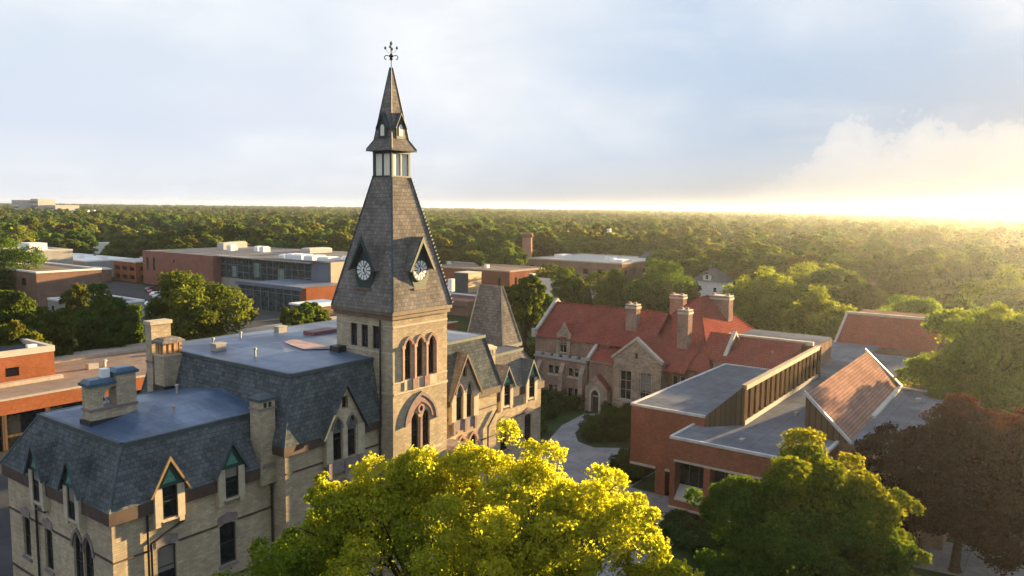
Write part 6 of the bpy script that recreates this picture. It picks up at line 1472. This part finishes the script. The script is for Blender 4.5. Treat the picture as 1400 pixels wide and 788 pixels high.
# a few kinds, each one mesh shared by its copies
KIND = []
kinds = [('shade_tree', 'rounded green shade tree in the woods beyond the campus', 'lfmid', 1.0), ('shade_tree', 'broad spreading green tree in the woods beyond the campus', 'lffar', .8), ('shade_tree', 'tall billowing green tree in the woods beyond the campus', 'lffar', 1.25), ('shade_tree', 'loose lumpy green tree in the woods beyond the campus', 'lfmid', 1.05)]
for i, (nm, lb, mt_, tall) in enumerate(kinds):
    r = 5.8; rz = 4.8 * tall; zc = 8.6 * (.8 + .2 * tall)
    q = random.Random(100 + i); L = [(0, 0, zc, r * .7, rz)]
    for k in range(6):
        a = k * 1.05 + q.uniform(-.3, .3); L.append((math.cos(a) * r * .55, math.sin(a) * r * .55, zc + q.uniform(-.55, .25) * rz, r * q.uniform(.4, .55), rz * q.uniform(.45, .65)))
    me = leaf_mesh('crown', blobs_in(L, 7, 200 + i, (.34, .52)), 13000, .66, 300 + i); me.materials.append(MT[mt_])
    tm = trunk_mesh('trunk', zc * .8, .28, [l[:3] for l in L[1:5]], 400 + i)
    lo = leaf_mesh('crown_far', blobs_in(L, 6, 200 + i, (.36, .55)), 3400, 1.15, 500 + i); lo.materials.append(MT['lffar'])
    KIND.append((nm, lb, me, tm, lo))
for i, (d, x, y) in enumerate(cand[:NI]):
    nm, lb, me, tm, lo = KIND[int(rg.integers(0, 4))]
    t = thing(nm, lb, 'tree', (x, y, 0), lb.replace(' green', ' green').replace(' tree in', ' trees in'))
    s = rg.uniform(1.0, 1.75); t.scale = (s * rg.uniform(.9, 1.15), s * rg.uniform(.9, 1.15), rg.uniform(.8, 1.28)); t.rotation_euler[2] = rg.uniform(0, 6.28)
    c = bpy.data.objects.new('crown', me); COL.objects.link(c); c.parent = t
    o = bpy.data.objects.new('trunk', tm); COL.objects.link(o); o.parent = t
# everything further is one mass of woodland
far = [p[1:] for p in cand[NI:]]
far += [p[1:] for p in sector(665, 1700, 15.5) if ok(p[1], p[2])] + [p[1:] for p in sector(1710, 4300, 25)]
far = np.array(far)
far = far[(np.sin(far[:, 0] * .013 + 1.3) * np.sin(far[:, 1] * .011) < .78)]
pool = bpy.data.collections.new('woodland_kinds')
for i, (nm, lb, me, tm, lo) in enumerate(KIND):
    pool.objects.link(bpy.data.objects.new('woodland_tree', lo))
wm_ = bpy.data.meshes.new('woodland'); wm_.from_pydata([(x, y, 0) for x, y in far], [], [])
wo_ = bpy.data.objects.new('woodland', wm_); COL.objects.link(wo_)
tag(wo_, 'wooded plain of leafy trees stretching to the horizon', 'woodland', kind='stuff')
ng = bpy.data.node_groups.new('scatter_trees', 'GeometryNodeTree')
ng.interface.new_socket('Geometry', in_out='INPUT', socket_type='NodeSocketGeometry'); ng.interface.new_socket('Geometry', in_out='OUTPUT', socket_type='NodeSocketGeometry')
gi = ng.nodes.new('NodeGroupInput'); go = ng.nodes.new('NodeGroupOutput'); ip = ng.nodes.new('GeometryNodeInstanceOnPoints'); ci = ng.nodes.new('GeometryNodeCollectionInfo')
ci.inputs['Collection'].default_value = pool; ci.inputs['Separate Children'].default_value = True; ci.inputs['Reset Children'].default_value = True
ip.inputs['Pick Instance'].default_value = True
ri = ng.nodes.new('FunctionNodeRandomValue'); ri.data_type = 'INT'; ri.inputs['Min'].default_value[0] if False else None
for s_ in ri.inputs:
    if s_.type == 'INT' and s_.name == 'Min': s_.default_value = 0
    if s_.type == 'INT' and s_.name == 'Max': s_.default_value = 3
rv = ng.nodes.new('FunctionNodeRandomValue'); rv.data_type = 'FLOAT_VECTOR'
for s_ in rv.inputs:
    if s_.type == 'VECTOR': s_.default_value = (1.05, 1.05, .72) if s_.name == 'Min' else (2.1, 2.1, 1.4)
rr_ = ng.nodes.new('FunctionNodeRandomValue'); rr_.data_type = 'FLOAT_VECTOR'
for s_ in rr_.inputs:
    if s_.type == 'VECTOR': s_.default_value = (0, 0, 0) if s_.name == 'Min' else (0, 0, 6.28)
    if s_.name == 'Seed': s_.default_value = 4
def outv(n, typ):
    for s_ in n.outputs:
        if s_.enabled and s_.type == typ: return s_
ng.links.new(gi.outputs[0], ip.inputs['Points']); ng.links.new(ci.outputs[0], ip.inputs['Instance'])
ng.links.new(outv(ri, 'INT'), ip.inputs['Instance Index']); ng.links.new(outv(rv, 'VECTOR'), ip.inputs['Scale']); ng.links.new(outv(rr_, 'VECTOR'), ip.inputs['Rotation'])
ng.links.new(ip.outputs[0], go.inputs[0])
md = wo_.modifiers.new('scatter_trees', 'NODES'); md.node_group = ng

# ----------------------------------------------------------------- evening haze
hm = bpy.data.materials.new('haze'); hm.use_nodes = True; ht = hm.node_tree; ht.nodes.clear()
ho = ht.nodes.new('ShaderNodeOutputMaterial'); pv = ht.nodes.new('ShaderNodeVolumePrincipled')
pv.inputs['Color'].default_value = (0.85, 0.92, 0.99, 1); pv.inputs['Density'].default_value = 0.000074; pv.inputs['Anisotropy'].default_value = 0.745
ht.links.new(pv.outputs[0], ho.inputs['Volume'])
HZ = MB().box(-2010, 5610, -4010, 5610, -1, 44).build('haze', hm)
tag(HZ, kind='stuff')
